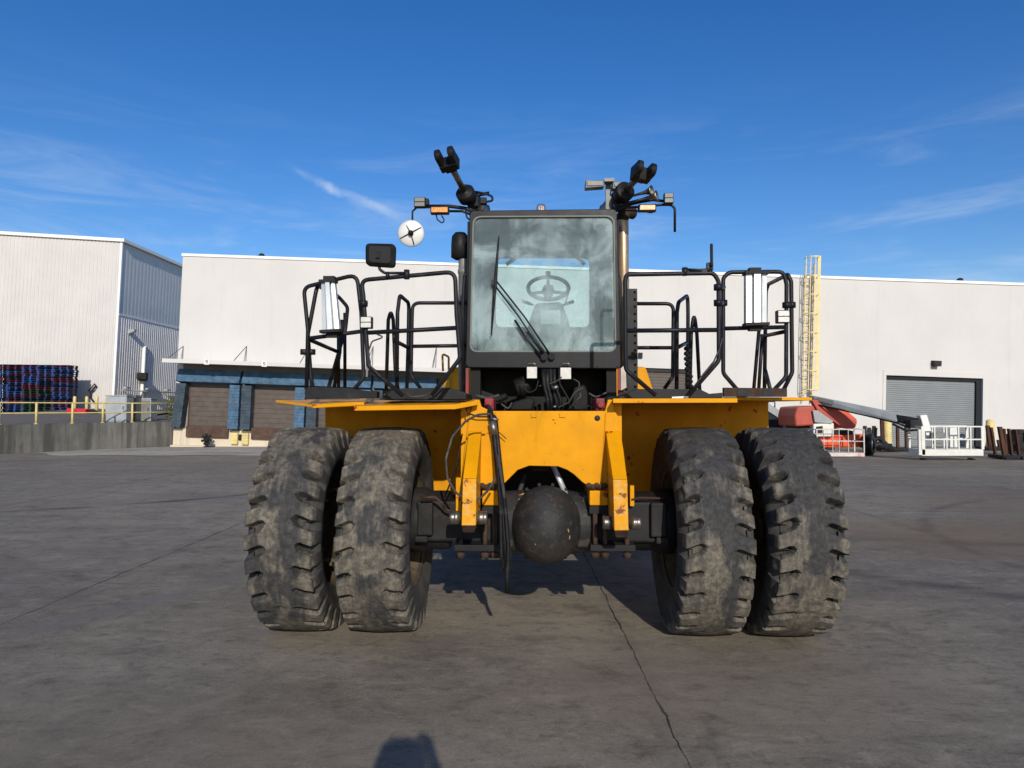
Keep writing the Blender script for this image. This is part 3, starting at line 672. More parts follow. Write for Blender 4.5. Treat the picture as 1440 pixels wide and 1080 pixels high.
# grey cabinets
for px, w, Y, hh, lab in ((163, 1.05, 36.6, 1.3, 'pale grey metal cabinet with flat front behind the yellow rail'), (182, .62, 37.6, 1.3, 'mid grey cabinet just right of the pale metal cabinet'), (200, .9, 38.2, 1.15, 'grey cabinet with cage front nearest the warehouse corner')):
    p = yard_at(px, Y); cb = empty('utility_cabinet', p, lab, 'cabinet', 'utility cabinets on the upper yard')
    mb = MB(); mb.box((0, .35, hh / 2 + .05), (w, .7, hh - .0)); mb.box((0, .35, hh + .09), (w + .06, .78, .05)); mb.box((0, .35, .025), (w - .06, .6, .05)); mb.build('body', M['cabinet'] if px != 182 else M['greyplastic'], cb, .01)
    mb = MB(); mb.box((0, -.012, hh / 2 + .05), (w * .9, .02, hh * .9)); dr = mb.build('door', M['cabinet'] if px == 163 else M['greyplastic'], cb, .006)
    mb = MB(); mb.box((w * .36, -.035, hh / 2 + .1), (.03, .03, .16)); mb.build('handle', M['black'], dr)
# weeds at the warehouse corner
mb = MB(); p = yard_at(240, 38.2); random.seed(3)
for i in range(170):
    a = random.random() * 6.28; r = random.random() ** .5 * .38; z = random.random() * 1.4
    r *= 1 - .35 * abs(z - .7)
    c = Vector((r * cos(a) * .8, r * sin(a), z)); d = Vector((random.uniform(-1, 1), random.uniform(-1, 1), random.uniform(-.6, 1))).normalized() * .12; e = d.cross(Vector((random.random(), random.random(), .3))).normalized() * .05
    mb.add([c, c + d * .5 + e, c + d, c + d * .5 - e], [(0, 1, 2, 3)])
for i in range(5): mb.tube([(random.uniform(-.1, .1), 0, -.02), (random.uniform(-.2, .2), .05, .7), (random.uniform(-.3, .3), 0, 1.3)], .012, 5)
o = mb.build('weed_bush', M['weed']); o.location = p; tag(o, 'straggly weed growing at the warehouse corner above the retaining wall', 'plant')
# pallets
def pallet_mesh(mat):
    mb = MB(); w, d = 1.06, 1.1
    mb.box((0, 0, .135), (w, d, .022))
    for x in (-1, 0, 1):
        mb.box((x * (w / 2 - .07), 0, .011), (.13, d, .022))
        for y in (-1, 0, 1): mb.box((x * (w / 2 - .07), y * (d / 2 - .07), .073), (.11, .12, .104))
    o = mb.build('plastic_pallet', mat); return o
protos = {k: pallet_mesh(M['pal_' + k]) for k in ('blue', 'navy', 'red', 'green')}
used = {k: False for k in protos}
plab = {'blue': 'bright blue plastic pallet in the tall stacks before the corrugated shed', 'navy': 'dark navy plastic pallet in the tall stacks before the corrugated shed', 'red': 'red plastic pallet in the tall stacks before the corrugated shed', 'green': 'green plastic pallet in the tall stacks before the corrugated shed'}
runs = [['navy', 'navy', 'blue', 'blue', 'blue', 'green', 'blue', 'navy', 'red', 'red', 'navy', 'red'], ['blue', 'blue', 'red', 'red', 'blue', 'navy', 'blue', 'red', 'navy', 'red', 'red', 'navy'],
        ['green', 'green', 'green', 'green', 'green', 'green', 'red', 'blue', 'blue', 'blue', 'blue', 'red'], ['green', 'green', 'green', 'navy', 'green', 'green', 'red', 'navy', 'red', 'blue', 'blue', 'blue'],
        ['blue', 'red', 'blue', 'blue', 'blue', 'blue', 'blue', 'blue', 'red', 'blue', 'blue', 'red']]
random.seed(5); NL = 22
for s_ in range(5):
    for i in range(NL):
        k = runs[s_][min(11, int(i * 12 / NL))]
        if random.random() < .3: k = random.choice(['navy', 'red', 'blue', 'navy'])
        if k == 'red' and random.random() < .3: k = random.choice(['navy', 'blue'])
        if used[k]: o = protos[k].copy(); COL.objects.link(o)
        else: o = protos[k]; used[k] = True
        p = yard_at(2 + s_ * 20.6, 47.5); p.x = P(2, 580, 47).x + s_ * .99 - .1
        o.location = (p.x + random.uniform(-.035, .035), p.y + random.uniform(-.05, .05), p.z + i * .1475); o.rotation_euler = (0, 0, random.uniform(-.015, .015)); tag(o, plab[k], 'pallet', 'plastic pallets stacked by the shed')

# ------------------------------------------------------------------ things on the right
# boom lift
bp = gpt(1180, 630, 30.5); bl = empty('boom_lift', bp, 'orange and grey telescopic boom lift with its white basket lowered', 'boom lift')
def Q(px, py, Y): return P(px, py, Y) - bp
def pp(mb, pts, Y, dy): mb.prism([Q(x, y, Y) for x, y in pts], (0, dy, 0))
mb = MB(); pp(mb, [(1150, 612), (1222, 611), (1224, 628), (1150, 630)], 30.2, 2.2); mb.build('chassis', M['orange'], bl, .06)
mb = MB(); pp(mb, [(1121, 572), (1145, 570), (1152, 588), (1150, 598), (1119, 600), (1118, 585)], 30.0, 2.0); mb.build('counterweight', M['redbrown'], bl, .08)
mb = MB(); pp(mb, [(1144, 596), (1173, 595), (1173, 614), (1144, 614)], 29.9, 2.0); ec = mb.build('engine_cover', M['whitepaint'], bl, .04)
mb = MB(); pp(mb, [(1148, 600), (1157, 599), (1157, 609), (1146, 609)], 29.88, .02); mb.build('grille', M['black'], ec)
mb = MB(); pp(mb, [(1168, 574), (1185, 572), (1206, 590), (1204, 602), (1172, 602), (1166, 588)], 30.3, 1.4); mb.build('turret', plain('deep_orange_red_paint', (.62, .085, .02), .5, 0, .2, 2, (.25, .04, .02), .6), bl, .06)
mb = MB(); pp(mb, [(1141, 562), (1156, 562), (1206, 594), (1200, 604), (1186, 602), (1150, 578)], 29.96, .3); mb.build('riser_arm', M['redbrown'], bl, .03)
mb = MB(); pp(mb, [(1124, 599), (1176, 602), (1200, 606), (1200, 612), (1140, 616), (1124, 610)], 30.3, 1.5); mb.build('engine_bay', M['black'], bl, .02)
mb = MB(); pp(mb, [(1143, 577), (1150, 577), (1172, 592), (1170, 596), (1146, 594)], 29.85, .1); mb.build('turret_panel', M['boomgrey'], bl, .02)
b1, b2 = (1142, 555), (1300, 586)
mb = MB(); mb.prism([Q(1143, 556, 30.2), Q(1146, 568, 30.2), Q(1262, 594, 27.6), Q(1267, 581, 27.6)], (0, .5, 0)); mb.build('boom', M['boomgrey'], bl, .05)
mb = MB(); mb.tube([Q(1150, 569.5, 30.0), Q(1200, 580, 29.0), Q(1262, 595, 27.55), Q(1280, 602, 27.2)], .035, 6); mb.build('hydraulic_hose', M['rubber'], bl)
mb = MB(); mb.prism([Q(1150, 558.5, 29.95), Q(1150.5, 564, 29.95), Q(1172, 569, 29.5), Q(1172, 563.5, 29.5)], (0, .03, 0)); mb.build('boom_plate', M['greyplastic'], bl)
mb = MB(); mb.prism([Q(1262, 583, 27.62), Q(1262, 592, 27.62), Q(1290, 600, 27.0), Q(1292, 588, 27.0)], (0, .38, 0)); mb.box(Q(1283, 596, 27.1), (.35, .4, .3)); mb.tube([Q(1255, 596, 27.5), Q(1275, 606, 27.1), Q(1296, 604, 26.9)], .05, 6); mb.build('boom_head', M['castiron'], bl, .02)
mb = MB(); mb.prism([Q(1294, 584, 27.0), Q(1304, 583, 27.0), Q(1313, 616, 26.8), Q(1304, 620, 26.8)], (0, .3, 0)); mb.build('jib', M['whitepaint'], bl, .03)
for (px, py, Y) in ((1222, 620, 30.0), (1222, 618, 32.4), (1135, 622, 30.0), (1138, 620, 32.4)):
    c = Q(px, py, Y); r = .46; c.z = r + ground_z(0, Y) - bp.z - .0
    mb = MB(); mb.lathe([(.22, -.16), (.40, -.16), (r, -.12), (r, .12), (.40, .16), (.22, .16)], axis_m(c, (.75, -.66, 0) if px > 1200 else (0, 1, 0)), 24); wl = mb.build('wheel', M['rubber'], bl)
    mb = MB(); mb.lathe([(.0, -.1), (.22, -.1), (.22, .1), (0, .1)], axis_m(c, (.75, -.66, 0) if px > 1200 else (0, 1, 0)), 16); mb.build('rim', M['whitepaint'], wl)
def basket(root, org, w, d, h, mat, solid=.16, nx=4, thin=1.0):
    mb = MB(); mb.box((org[0], org[1] + d / 2, org[2] + solid / 2), (w, d, solid)); fl_ = mb.build('platform_floor', mat, root, .01)
    for yy in (0, d):
        for i in range(nx + 1):
            x = org[0] - w / 2 + .03 + (w - .06) * i / nx
            mb = MB(); wd = thin * (.1 if i in (0, nx) else .045); mb.box((x, org[1] + yy, org[2] + solid + (h - solid) / 2), (wd, .045, h - solid - .002)); mb.build('rail_post', mat, root)
        for z in (h, h * .56):
            mb = MB(); mb.box((org[0], org[1] + yy, org[2] + z), (w - .0, .043, .045 * thin)); mb.build('guard_bar', mat, root)
    for sx in (-1, 1):
        for z in (h, h * .56): mb = MB(); mb.box((org[0] + sx * (w / 2 - .03), org[1] + d / 2, org[2] + z), (.041, d - .05, .041)); mb.build('guard_bar', mat, root)
c = Q(1340, 641, 26.4); basket(bl, (c.x, c.y, max(c.z, .03)), 2.28, .9, 1.08, M['whitepaint'], .24, 5)
mb = MB(); mb.box((c.x - .5, c.y + .12, c.z + .75), (.5, .16, .22)); mb.box((c.x - .5, c.y + .1, c.z + .5), (.3, .12, .12)); mb.build('control_panel', M['greyplastic'], bl, .02)
mb = MB(); mb.box((c.x - 1.13, c.y + .05, c.z + .5), (.24, .1, .95)); mb.build('basket_panel', M['whitepaint'], bl, .01); mb = MB(); mb.box((c.x + .55, c.y + .85, c.z + .62), (.28, .08, .8)); mb.build('basket_panel', M['whitepaint'], bl, .01)
for sx in (-.9, .9): mb = MB(); mb.cyl((c.x + sx, c.y + .2, .06), (c.x + sx, c.y + .5, .06), .07, 10); mb.build('caster', M['rubber'], bl)
# second platform before the chassis
wp0 = gpt(1182, 634, 28.6); wp = empty('work_platform', wp0, 'pale pink railed work platform parked before the orange chassis', 'platform')
basket(wp, (0, 0, .03), 1.95, .8, 1.08, plain('faded_pink_white_paint', (.56, .51, .48), .6, 0, .15, 4, (.45, .12, .08), .6), .15, 3, thin=.42)
# rusty stake racks
def rack(px, py, Y, posts, lab, w=1.1, hgt=1.2, tilt=.1):
    p = gpt(px, py, Y); r = empty('stake_rack', p, lab, 'rack', 'rusty stake racks in front of the warehouse')
    mb = MB(); mb.box((0, .3, .1), (w, .9, .14)); mb.box((-w * .35, -.1, .06), (.25, .3, .12)); mb.box((w * .3, -.1, .06), (.3, .3, .12)); mb.build('base', M['black'], r, .02)
    for (x, y, th, lean, hh) in posts:
        mb = MB(); mb.hexa([(x - th / 2, y - .06, .15), (x + th / 2, y - .06, .15), (x + th / 2, y + .06, .15), (x - th / 2, y + .06, .15), (x - th / 2 - lean, y - .06, hh), (x + th / 2 - lean, y - .06, hh), (x + th / 2 - lean, y + .06, hh), (x - th / 2 - lean, y + .06, hh)]); mb.build('stake', M['rustpost'], r)
rack(1426, 643, 27.0, [(-.36, 0, .13, .16, 1.24), (-.08, .3, .06, .07, 1.16), (.06, .2, .07, .1, 1.16), (-.3, .6, .07, .14, 1.2), (.4, .3, .07, .1, 1.1)], 'rusty stake rack at the far right edge of the yard', 1.0)
rack(1268, 632, 33.5, [(-.18, 0, .11, .0, 1.15), (.28, .1, .11, 0, 1.15), (-.72, .3, .16, .03, 1.5)], 'rusty stake rack with two upright posts before the grey roller door', 1.3)
rack(1402, 634, 34.5, [(-.2, .2, .16, .1, 1.2), (.25, .2, .08, .06, .5)], 'low rusty rack beside the yellow bollard right of the roller door', 1.2)
# black fork carriage
p = gpt(1232, 632, 33.2); fc = empty('fork_carriage', p, 'black fork carriage with dark upright tines left of the roller door', 'fork carriage')
mb = MB(); mb.box((.1, .2, .28), (1.2, .7, .22)); mb.tube([(-.4, -.1, .2), (0, -.2, .35), (.45, -.1, .2), (.8, 0, .1)], .16, 8); mb.tube([(-.2, .2, .5), (.3, .3, .62), (.7, .2, .2)], .13, 8); mb.box((.6, .1, .1), (.9, .5, .14)); mb.build('carriage', M['black'], fc, .03)
for x, h0 in ((-.38, 1.2), (-.18, 1.12), (.05, 1.2), (.12, 1.12)):
    mb = MB(); mb.hexa([(x - .07, .3, .3), (x + .07, .3, .3), (x + .07, .4, .3), (x - .07, .4, .3), (x - .02, .3, h0), (x + .12, .3, h0), (x + .12, .4, h0), (x - .02, .4, h0)]); mb.build('tine', M['castiron'], fc)
for px, Y, rr, hh, lab in ((1248.5, 36.6, .2, 1.45, 'stout yellow bollard at the left of the grey roller door'), (1393, 36.4, .2, 1.4, 'stout yellow bollard at the right of the grey roller door')):
    p = gpt(px, 628, Y); mb = MB(); mb.lathe([(0, 0), (rr * 1.25, 0), (rr * 1.05, .3), (rr, .32), (rr * .95, hh), (rr * .6, hh + .06), (0, hh + .08)], None, 16); o = mb.build('bollard', M['yellowsafety']); o.location = p; tag(o, lab, 'bollard', 'bollards by the roller door')
# dark machinery partly in frame at far right
p = gpt(1440, 635, 30); mm = empty('engine_block', p, 'dark grey engine block on the ground at the right edge', 'engine')
mb = MB(); mb.box((.0, .2, .55), (.8, .7, .7)); mb.cyl((-.1, -.2, .8), (.4, -.2, .8), .22, 12); mb.box((-.1, .1, 1.0), (.4, .5, .2)); mb.cyl((-.3, -.25, .45), (-.3, .2, .45), .18, 12); mb.build('block', M['castiron'], mm, .03)
mb = MB(); mb.box((0, .2, .1), (1.1, .8, .2)); mb.build('skid', M['black'], mm, .02)
# steel loading ramp behind the right tyres
RY = 33.2
rp0 = gpt(1115, 640, RY); rp = empty('loading_ramp', rp0, 'grey steel loading ramp sloping down behind the right tyres', 'ramp')
def RQ(px, py, Y=RY): return P(px, py, Y) - rp0
hi, lo = RQ(1050, 546), RQ(1174, 630); lo.z = max(lo.z, .12)
for dy in (0, 1.5):
    o_ = Vector((0, dy, 0)); mb = MB(); mb.prism([hi + o_, lo + o_, lo + o_ - Vector((0, 0, .1)), lo + o_ - Vector((.3, 0, .1)), hi + o_ - Vector((0, 0, .42))], (0, .08, 0)); mb.build('side_beam', M['boomgrey'], rp, .01)
a, b = hi + Vector((0, .081, -.06)), lo + Vector((0, .081, -.06)); w_ = Vector((0, 1.418, 0)); k_ = Vector((0, 0, -.05))
mb = MB(); mb.hexa([a + k_, b + k_, b + w_ + k_, a + w_ + k_, a, b, b + w_, a + w_]); mb.build('deck_plate', M['cabinet'], rp)
for t in (.04, .40):
    for dy in (.09, 1.41):
        p = hi.lerp(lo, t) + Vector((0, dy, -.3)); mb = MB(); mb.span((p.x - .05, p.y, .0), (p.x + .05, p.y + .08, p.z)); mb.box((p.x, p.y + .04, .012), (.24, .2, .024)); mb.build('support_leg', M['intdark'], rp)
p, q = hi.lerp(lo, .06) + Vector((0, .1, -.42)), hi.lerp(lo, .46) + Vector((0, .1, -.42)); mb = MB(); mb.prism([p, q, Vector((q.x, q.y, .35)), Vector((p.x, p.y, .35))], (0, .02, 0)); mb.build('side_panel', M['intdark'], rp)
mb = MB(); e = hi.lerp(lo, .38) + Vector((0, 1.54, 0)); f = hi.lerp(lo, .46) + Vector((0, 1.54, 0)); top = max(e.z, f.z) + .45
mb.tube([e, Vector((e.x, e.y, top)), Vector((f.x, f.y, top)), f], .03, 6, .05); mb.cyl(Vector((e.x, e.y, top - .25)), Vector((f.x, f.y, top - .25)), .02, 6); mb.build('grab_handle', M['black'], rp)

# ------------------------------------------------------------------ the container handler
T0 = Vector((.235, 5.8, 0)); YAW = radians(-2.0); TR = Matrix.Rotation(YAW, 3, 'Z'); TRI = TR.inverted()
truck = empty('container_handler', T0, 'big yellow and black container handler with four worn front tyres', 'container handler', rot=(0, 0, YAW))
CO = TRI @ (Vector((0, 0, H)) - T0)
def L(px, py, ly):
    d = TRI @ ray(px, py); t = (ly - CO.y) / d.y; return CO + d * t
def part(mb, name, mat, parent=truck, bevel=0): return mb.build(name, mat, parent, bevel)
def vec(*a): return Vector(a)

# --- tyres
R0 = .81; ZC = .79
def tyre_mesh(seed, lug):
    prof = [(.205, .455), (.235, .47), (.262, .525), (.280, .585), (.285, .64), (.282, .69), (.278, .715), (.272, .74), (.268, .76), (.2655, .775), (.261, .786), (.2545, .7925), (.245, .7965), (.234, .7985), (.222, .7995)]
    half = prof + [(x, .7995 + (R0 - .7995) * (1 - (x / .222) ** 2)) for x in (.208, .195, .182, .168, .154, .14, .126, .112, .098, .08, .06, .04, .02)]
    full = [(-x, r) for x, r in half] + [(0, R0)] + [(x, r) for x, r in reversed(half)]
    nu = len(full); N = 28; nt_ = N * 34
    nrm = []
    for i in range(nu):
        a = full[max(0, i - 1)]; b = full[min(nu - 1, i + 1)]; tx, tr = b[0] - a[0], b[1] - a[1]; l = sqrt(tx * tx + tr * tr); nrm.append((-tr / l, tx / l))
    vs = []; fs = []
    for j in range(nt_):
        th = 2 * pi * j / nt_; c, s_ = cos(th), sin(th)
        for i, (x, r) in enumerate(full):
            ax = abs(x); side = 1 if x > 0 else -1
            ph = th * N / (2 * pi) + (.22 if side > 0 else 0) + max(0, .26 - ax) * 1.9
            lugid = math.floor(ph); f = ph - lugid
            jit = noise.noise((lugid * 3.1 + seed, side * 7.7, seed)); jit2 = noise.noise((lugid * 5.3 + seed, side * 2.7, seed + 9))
            gw = .185 + .05 * jit; g = 1 - smooth(gw - .03, gw + .03, abs(f - .5))
            inner = .104 + .06 * jit2 + .14 * abs(f - .5)
            depth = lug * smooth(inner, inner + .03, ax) * smooth(.66, .75, r) * (1 + .5 * jit2)
            dsp = -g * depth
            p = Vector((x, c * r, s_ * r)); nz = noise.noise(p * 6 + Vector((seed, 0, 0))); nz2 = noise.noise(p * 27 + Vector((seed * 2, 5, 0)))
            if r > .72:
                worn = smooth(.32, .55, noise.noise(p * 3.4 + Vector((0, seed * 3, 0)))) * smooth(.17, .25, ax)
                cut = smooth(.5, .56, noise.noise(Vector((x * 9, th * 7, seed)))) * smooth(.2, .05, ax)
                dsp += .003 * nz + .002 * nz2 - .016 * worn - .006 * cut
            else: dsp += .005 * (1 if .565 < r < .59 or .62 < r < .65 else 0)
            dx, dr = nrm[i]; X = (x + dx * dsp) * .925; Rr = r + dr * dsp
            vs.append((X, c * Rr, s_ * Rr))
    for j in range(nt_):
        k = (j + 1) % nt_
        for i in range(nu - 1): fs.append((j * nu + i, j * nu + i + 1, k * nu + i + 1, k * nu + i))
    # flatten the contact patch, bulge beside it
    vs = [(x * (1 + .07 * smooth(-.60, -.78, z)), y, max(z, -ZC)) for x, y, z in vs]
    mb = MB(); mb.add(vs, fs, True)
    return mb
random.seed(11)
TY = [tyre_mesh(1.3, .066), tyre_mesh(5.9, .088)]
rimp = [(.452, -.2), (.47, -.215), (.46, -.19), (.43, -.17), (.415, -.05), (.415, .05), (.43, .17), (.46, .19), (.47, .215), (.452, .2)]
def wheel(x, mesh_i, rot, dish):
    mb = MB(); RX = Matrix.Rotation(pi / 2, 4, 'Y')
    mb.lathe([(.455, -.205), (.478, -.222), (.484, -.21), (.455, -.19), (.425, -.165), (.40, -.05), (.40, .05), (.425, .165), (.455, .19), (.484, .21), (.478, .222), (.455, .205)], RX, 40)
    d = dish; mb.lathe([(.40, d + .02), (.33, d + .03), (.27, d), (.15, d), (.15, d - .03), (.27, d - .03), (.33, d), (.40, d - .01)], RX, 40); mb.lathe([(0, d + .03), (.12, d + .03), (.15, d + .02), (.15, d - .05), (.12, d - .06), (0, d - .06)], RX, 24)
    for k in range(14):
        a = 2 * pi * k / 14; mb.cyl((d - .06, .30 * cos(a), .30 * sin(a)), (d + .07, .30 * cos(a), .30 * sin(a)), .018, 6)
    w = mb.build('wheel', M['rim'], truck); w.location = (x, 0, ZC)
    return w
tyobj = []
for i, (x, mi, ang, dish) in enumerate(((-1.875, 1, .0, .12), (-1.228, 0, .6, .05), (1.245, 0, 2.2, -.05), (1.885, 1, 1.1, -.12))):
    w = wheel(x, mi, ang, dish)
    if i < 2: ty = TY[mi].build('tyre', M['tyre'], w); ty.data.set_sharp_from_angle(angle=radians(38)); tyobj.append(ty)
    else: ty = tyobj[0 if mi == 1 else 1].copy(); COL.objects.link(ty); ty.parent = w; ty.scale = (-1, -1 if False else 1, 1)
    ty['dark'] = (.01, -.025, .06, .065)[i]; ty['dark_top'] = (-.05, -.02, .17, .2)[i]
for sx in (-1, 1):      # steer wheels under the counterweight
    w = wheel(sx * 1.15, 0, 0, .1 * sx); w.location = (sx * 1.15, 4.7, ZC); ty = tyobj[1].copy(); COL.objects.link(ty); ty.parent = w
# --- axle
mb = MB(); mb.span((-.98, -.24, .715), (.98, .24, 1.03)); axle = part(mb, 'axle', M['castiron'], bevel=.02)
mb = MB(); c = L(768, 737, -.22)
mb.lathe([(.0, .315), (.06, .312), (.13, .29), (.2, .245), (.255, .18), (.292, .09), (.30, 0), (.29, -.1), (.27, -.2)], Matrix.Translation(c) @ Matrix.Diagonal((.92, 1, 1, 1)) @ axis_m((0, 0, 0), (0, -1, 0)), 36)
mb.lathe([(.24, -.34), (.25, -.14), (.27, -.02), (.27, .05), (.25, .16), (.24, .36)], axis_m(c + Vector((0, .14, 0)), (1, 0, 0)), 28)
mb.tube([c + Vector((0, -.0 - .302 * cos(a), .302 * sin(a) * 1.04)) for a in [-.9 + 1.8 * k / 20 for k in range(21)]], .0045, 6); part(mb, 'differential', M['diff'], axle)
mb = MB()
for k in range(18):
    a = 2 * pi * k / 18; q = c + Vector((.305 * cos(a), .06, .305 * sin(a))); mb.cyl(q + Vector((0, -.02, 0)), q + Vector((0, .03, 0)), .014, 6)
part(mb, 'housing_bolt', M['castiron'], axle)
for sx in (-1, 1):
    mb = MB(); mb.lathe([(.0, -.2), (.22, -.2), (.235, -.18), (.235, -.02), (.26, -.0), (.26, .12), (.2, .14), (.2, .3), (.0, .3)], axis_m((sx * .93, 0, .85), (sx, 0, 0)), 32); part(mb, 'brake_drum', M['castiron'], axle)
    mb = MB(); mb.box((sx * .90, -.27, .90), (.12, .06, .26)); mb.box((sx * .93, -.27, .74), (.10, .05, .05)); part(mb, 'brake_caliper', M['castiron'], axle, .012)
for x0, x1 in ((704, 722), (811, 833)):
    a, b = L(x0, 722, -.3), L(x1, 771, -.3); mb = MB(); mb.span((a.x, -.30, b.z), (b.x, -.02, a.z)); part(mb, 'housing_flange', M['diff'], axle, .02)
# clamp plates and bolts under the axle
for x0, x1 in ((640, 702), (829, 892)):
    a, b = L(x0, 767, -.34), L(x1, 767, -.34); mb = MB(); mb.span((a.x, -.42, a.z - .03), (b.x, .3, a.z + .018)); cp = part(mb, 'clamp_plate', M['castiron'], axle, .006)
    bolts = (648, 682, 696) if x0 < 700 else (837, 851, 882)
    for i, bx in enumerate(bolts):
        q = L(bx, 770, -.38); mb = MB(); top = L(bx, 722 if not (bx in (648, 882)) else 758, -.38).z
        mb.cyl((q.x, -.38, q.z - .06), (q.x, -.38, top), .018, 8); mb.cyl((q.x, -.38, q.z - .075), (q.x, -.38, q.z - .035), .034, 6); part(mb, 'clamp_bolt', M['rust'], axle)
# --- front frame plate with arch cut-out
FY = -.36
pts = [(653, 634), (659, 590), (667, 562), (674, 562), (677, 572), (690, 578), (851, 578), (855, 562), (862, 562), (864, 577), (869, 585), (877, 634), (883, 684), (828, 684), (819, 678), (807, 667), (798, 661), (785, 656), (744, 655), (728, 661), (711, 678), (704, 684), (648, 684)]
mb = MB(); mb.prism([L(x, y, FY) for x, y in pts], (0, .05, 0)); fp = part(mb, 'front_frame', M['yellow'], bevel=.006)
for x0, x1 in ((678, 702), (829, 855)):
    mb = MB(); a, b = L(x0, 690, FY - .03), L(x1, 711, FY - .03); mb.span((a.x, FY - .03, b.z), (b.x, .2, a.z)); part(mb, 'axle_block', M['yellow'], fp, .008)
for p0, p1 in (((697, 580), (700, 683)), ((852, 580), (846, 680))):
    mb = MB(); n_ = 26; mb.tube([L(p0[0] + (p1[0] - p0[0]) * i / n_, p0[1] + (p1[1] - p0[1]) * i / n_, FY - .001 - .003 * (i % 2)) for i in range(n_ + 1)], .0055, 6); part(mb, 'weld_seam', M['yellow'], fp)
for x0, x1 in ((678, 702), (829, 856)):
    mb = MB(); a, b = L(x0, 711.5, FY), L(x1, 722, FY); mb.span((a.x, FY - .01, b.z), (b.x, .2, a.z)); part(mb, 'spacer_block', M['castiron'], fp)
for x0, x1 in ((678, 700), (828, 850)):
    mb = MB()
    for i in range(5): q = L(x0 + (x1 - x0) * i / 4, 683 + 2 * (i % 2), FY - .03); mb.lathe([(0, -.022), (.02, -.012), (.024, 0), (.02, .012), (0, .022)], axis_m(q, (0, -1, 0)), 8)
    mb.tube([L(x0, 684, FY - .03), L(x1, 684, FY - .03)], .008, 6); part(mb, 'chain', M['rust'], fp)
for px in (751, 791):
    mb = MB(); a, b = L(px - 4, 581, FY), L(px + 4, 587, FY); mb.span((a.x, FY - .012, b.z), (b.x, FY - .001, a.z)); part(mb, 'weld_tab', M['yellow'], fp, .002)
mb = MB(); q = L(840, 588, FY); mb.lathe([(0, .003), (.022, .003), (.022, -.0), (.022, -.02)], axis_m(q, (0, -1, 0)), 20); part(mb, 'bolt_hole', M['ink'], fp)
for sx in (-1, 1):   # frame side beams going back
    xx = sx * .53; mb = MB(); mb.span((xx - .03, FY + .055, 1.02), (xx + .03, 5.2, 1.76)); part(mb, 'frame_beam', M['yellow'], fp)
# lift mast arms
def arm(face, name):
    (ax0, ax1, ay), (kx0, kx1, ky), (bx0, bx1, by) = face
    yl = [FY - .02, -.74, -.78]
    pt = [(L(ax0, ay, yl[0]), L(ax1, ay, yl[0])), (L(kx0, ky, yl[1]), L(kx1, ky, yl[1])), (L(bx0, by - 10, yl[2]), L(bx1, by - 10, yl[2]))]
    lo = (L(bx0 + 2, by, yl[2] + .05), L(bx1 - 2, by, yl[2] + .05))
    def back(v, y): return Vector((v.x, y, v.z))
    mb = MB(); mb.hexa([pt[1][0], pt[1][1], back(pt[1][1], FY - .001), back(pt[1][0], FY - .001), pt[0][0], pt[0][1], back(pt[0][1], FY - .001), back(pt[0][0], FY - .001)])
    o = part(mb, name, M['yellow'], truck, .004)
    mb = MB(); k = Vector((0, 0, -.002))
    mb.hexa([pt[2][0], pt[2][1], back(pt[2][1], -.37), back(pt[2][0], -.37), pt[1][0] + k, pt[1][1] + k, back(pt[1][1], -.365) + k, back(pt[1][0], -.365) + k])
    mb.cur = 1; mb.hexa([lo[0], lo[1], back(lo[1], -.42), back(lo[0], -.42), pt[2][0] + k, pt[2][1] + k, back(pt[2][1], -.38) + k, back(pt[2][0], -.38) + k])
    part(mb, 'hook_end', [M['yellow_worn'], M['rust']], o, .004)
    c = (L((bx0 + bx1) / 2, by - 21, -.60)); hw = (pt[2][1] - pt[2][0]).length / 2
    for s_ in (-1, 1):
        a = c + Vector((s_ * (hw + .004), 0, 0)); mb = MB(); mb.lathe([(0, .078), (.030, .078), (.032, .084), (.044, .084), (.049, .079), (.05, .055), (.047, .05), (.05, .045), (.05, .012), (.04, .012), (.04, 0), (0, 0)], axis_m(a, (s_, 0, 0)), 20); part(mb, 'pivot_pin', M['steel'], o)
    return o
arm(((659, 677, 606), (651, 670, 673), (649, 669, 749)), 'mast_arm'); arm(((852, 872, 606), (862, 882, 674), (864, 884, 756)), 'mast_arm')
for (x, y0, y1) in ((641, 672, 720), (886, 683, 712)):
    mb = MB(); a, b = L(x, y0, -.3), L(x + (6 if x > 700 else 8), y1, -.3); mb.span((a.x, -.3, b.z), (b.x, -.24, a.z)); part(mb, 'bracket_plate', M['yellow'], truck, .003)

# --- fender panels (behind the tyres) and deck
BY = 1.02
zt = 1.84
mb = MB()
mb.span((-2.08, BY, .82), (-.6, BY + .02, zt)); part(mb, 'fender_panel', M['yellow'])
mb = MB(); mb.span((.66, BY, .82), (2.16, BY + .02, zt)); part(mb, 'fender_panel', M['yellow'])
mb = MB()   # hoods over the tyres reaching forward beneath the deck
mb.span((-.62, -.30, 1.03), (-.56, BY, 1.80)); part(mb, 'inner_fender', M['yellow'])
mb = MB(); mb.span((.56, -.30, 1.03), (.62, BY, 1.80)); part(mb, 'inner_fender', M['yellow'])
def deck(front, back, th=.028, name='deck_plate', lip=0):
    top = front + back[::-1]; n = len(top)
    mb = MB(); mb.prism([v for v in top], (0, 0, -th))
    return part(mb, name, M['yellow'], truck, .003)
deck([L(440, 569, -.28), L(497, 565.5, -.3), L(512, 565.5, -.3)], [L(430, 562, 1.05), L(505, 562, 1.05), L(530, 562, 1.05)])
deck([L(388, 562.5, .08), L(440, 569.5, -.275), L(450, 570, -.28)], [L(410, 562.4, 1.05), L(430, 562.4, 1.05), L(445, 562.4, 1.05)], .02)
deck([L(498, 571, -.52), L(640, 569, -.52), L(672, 563, -.45)], [L(506, 560.5, 1.05), L(640, 560.5, 1.05), L(665, 560.5, 1.05)], .035)
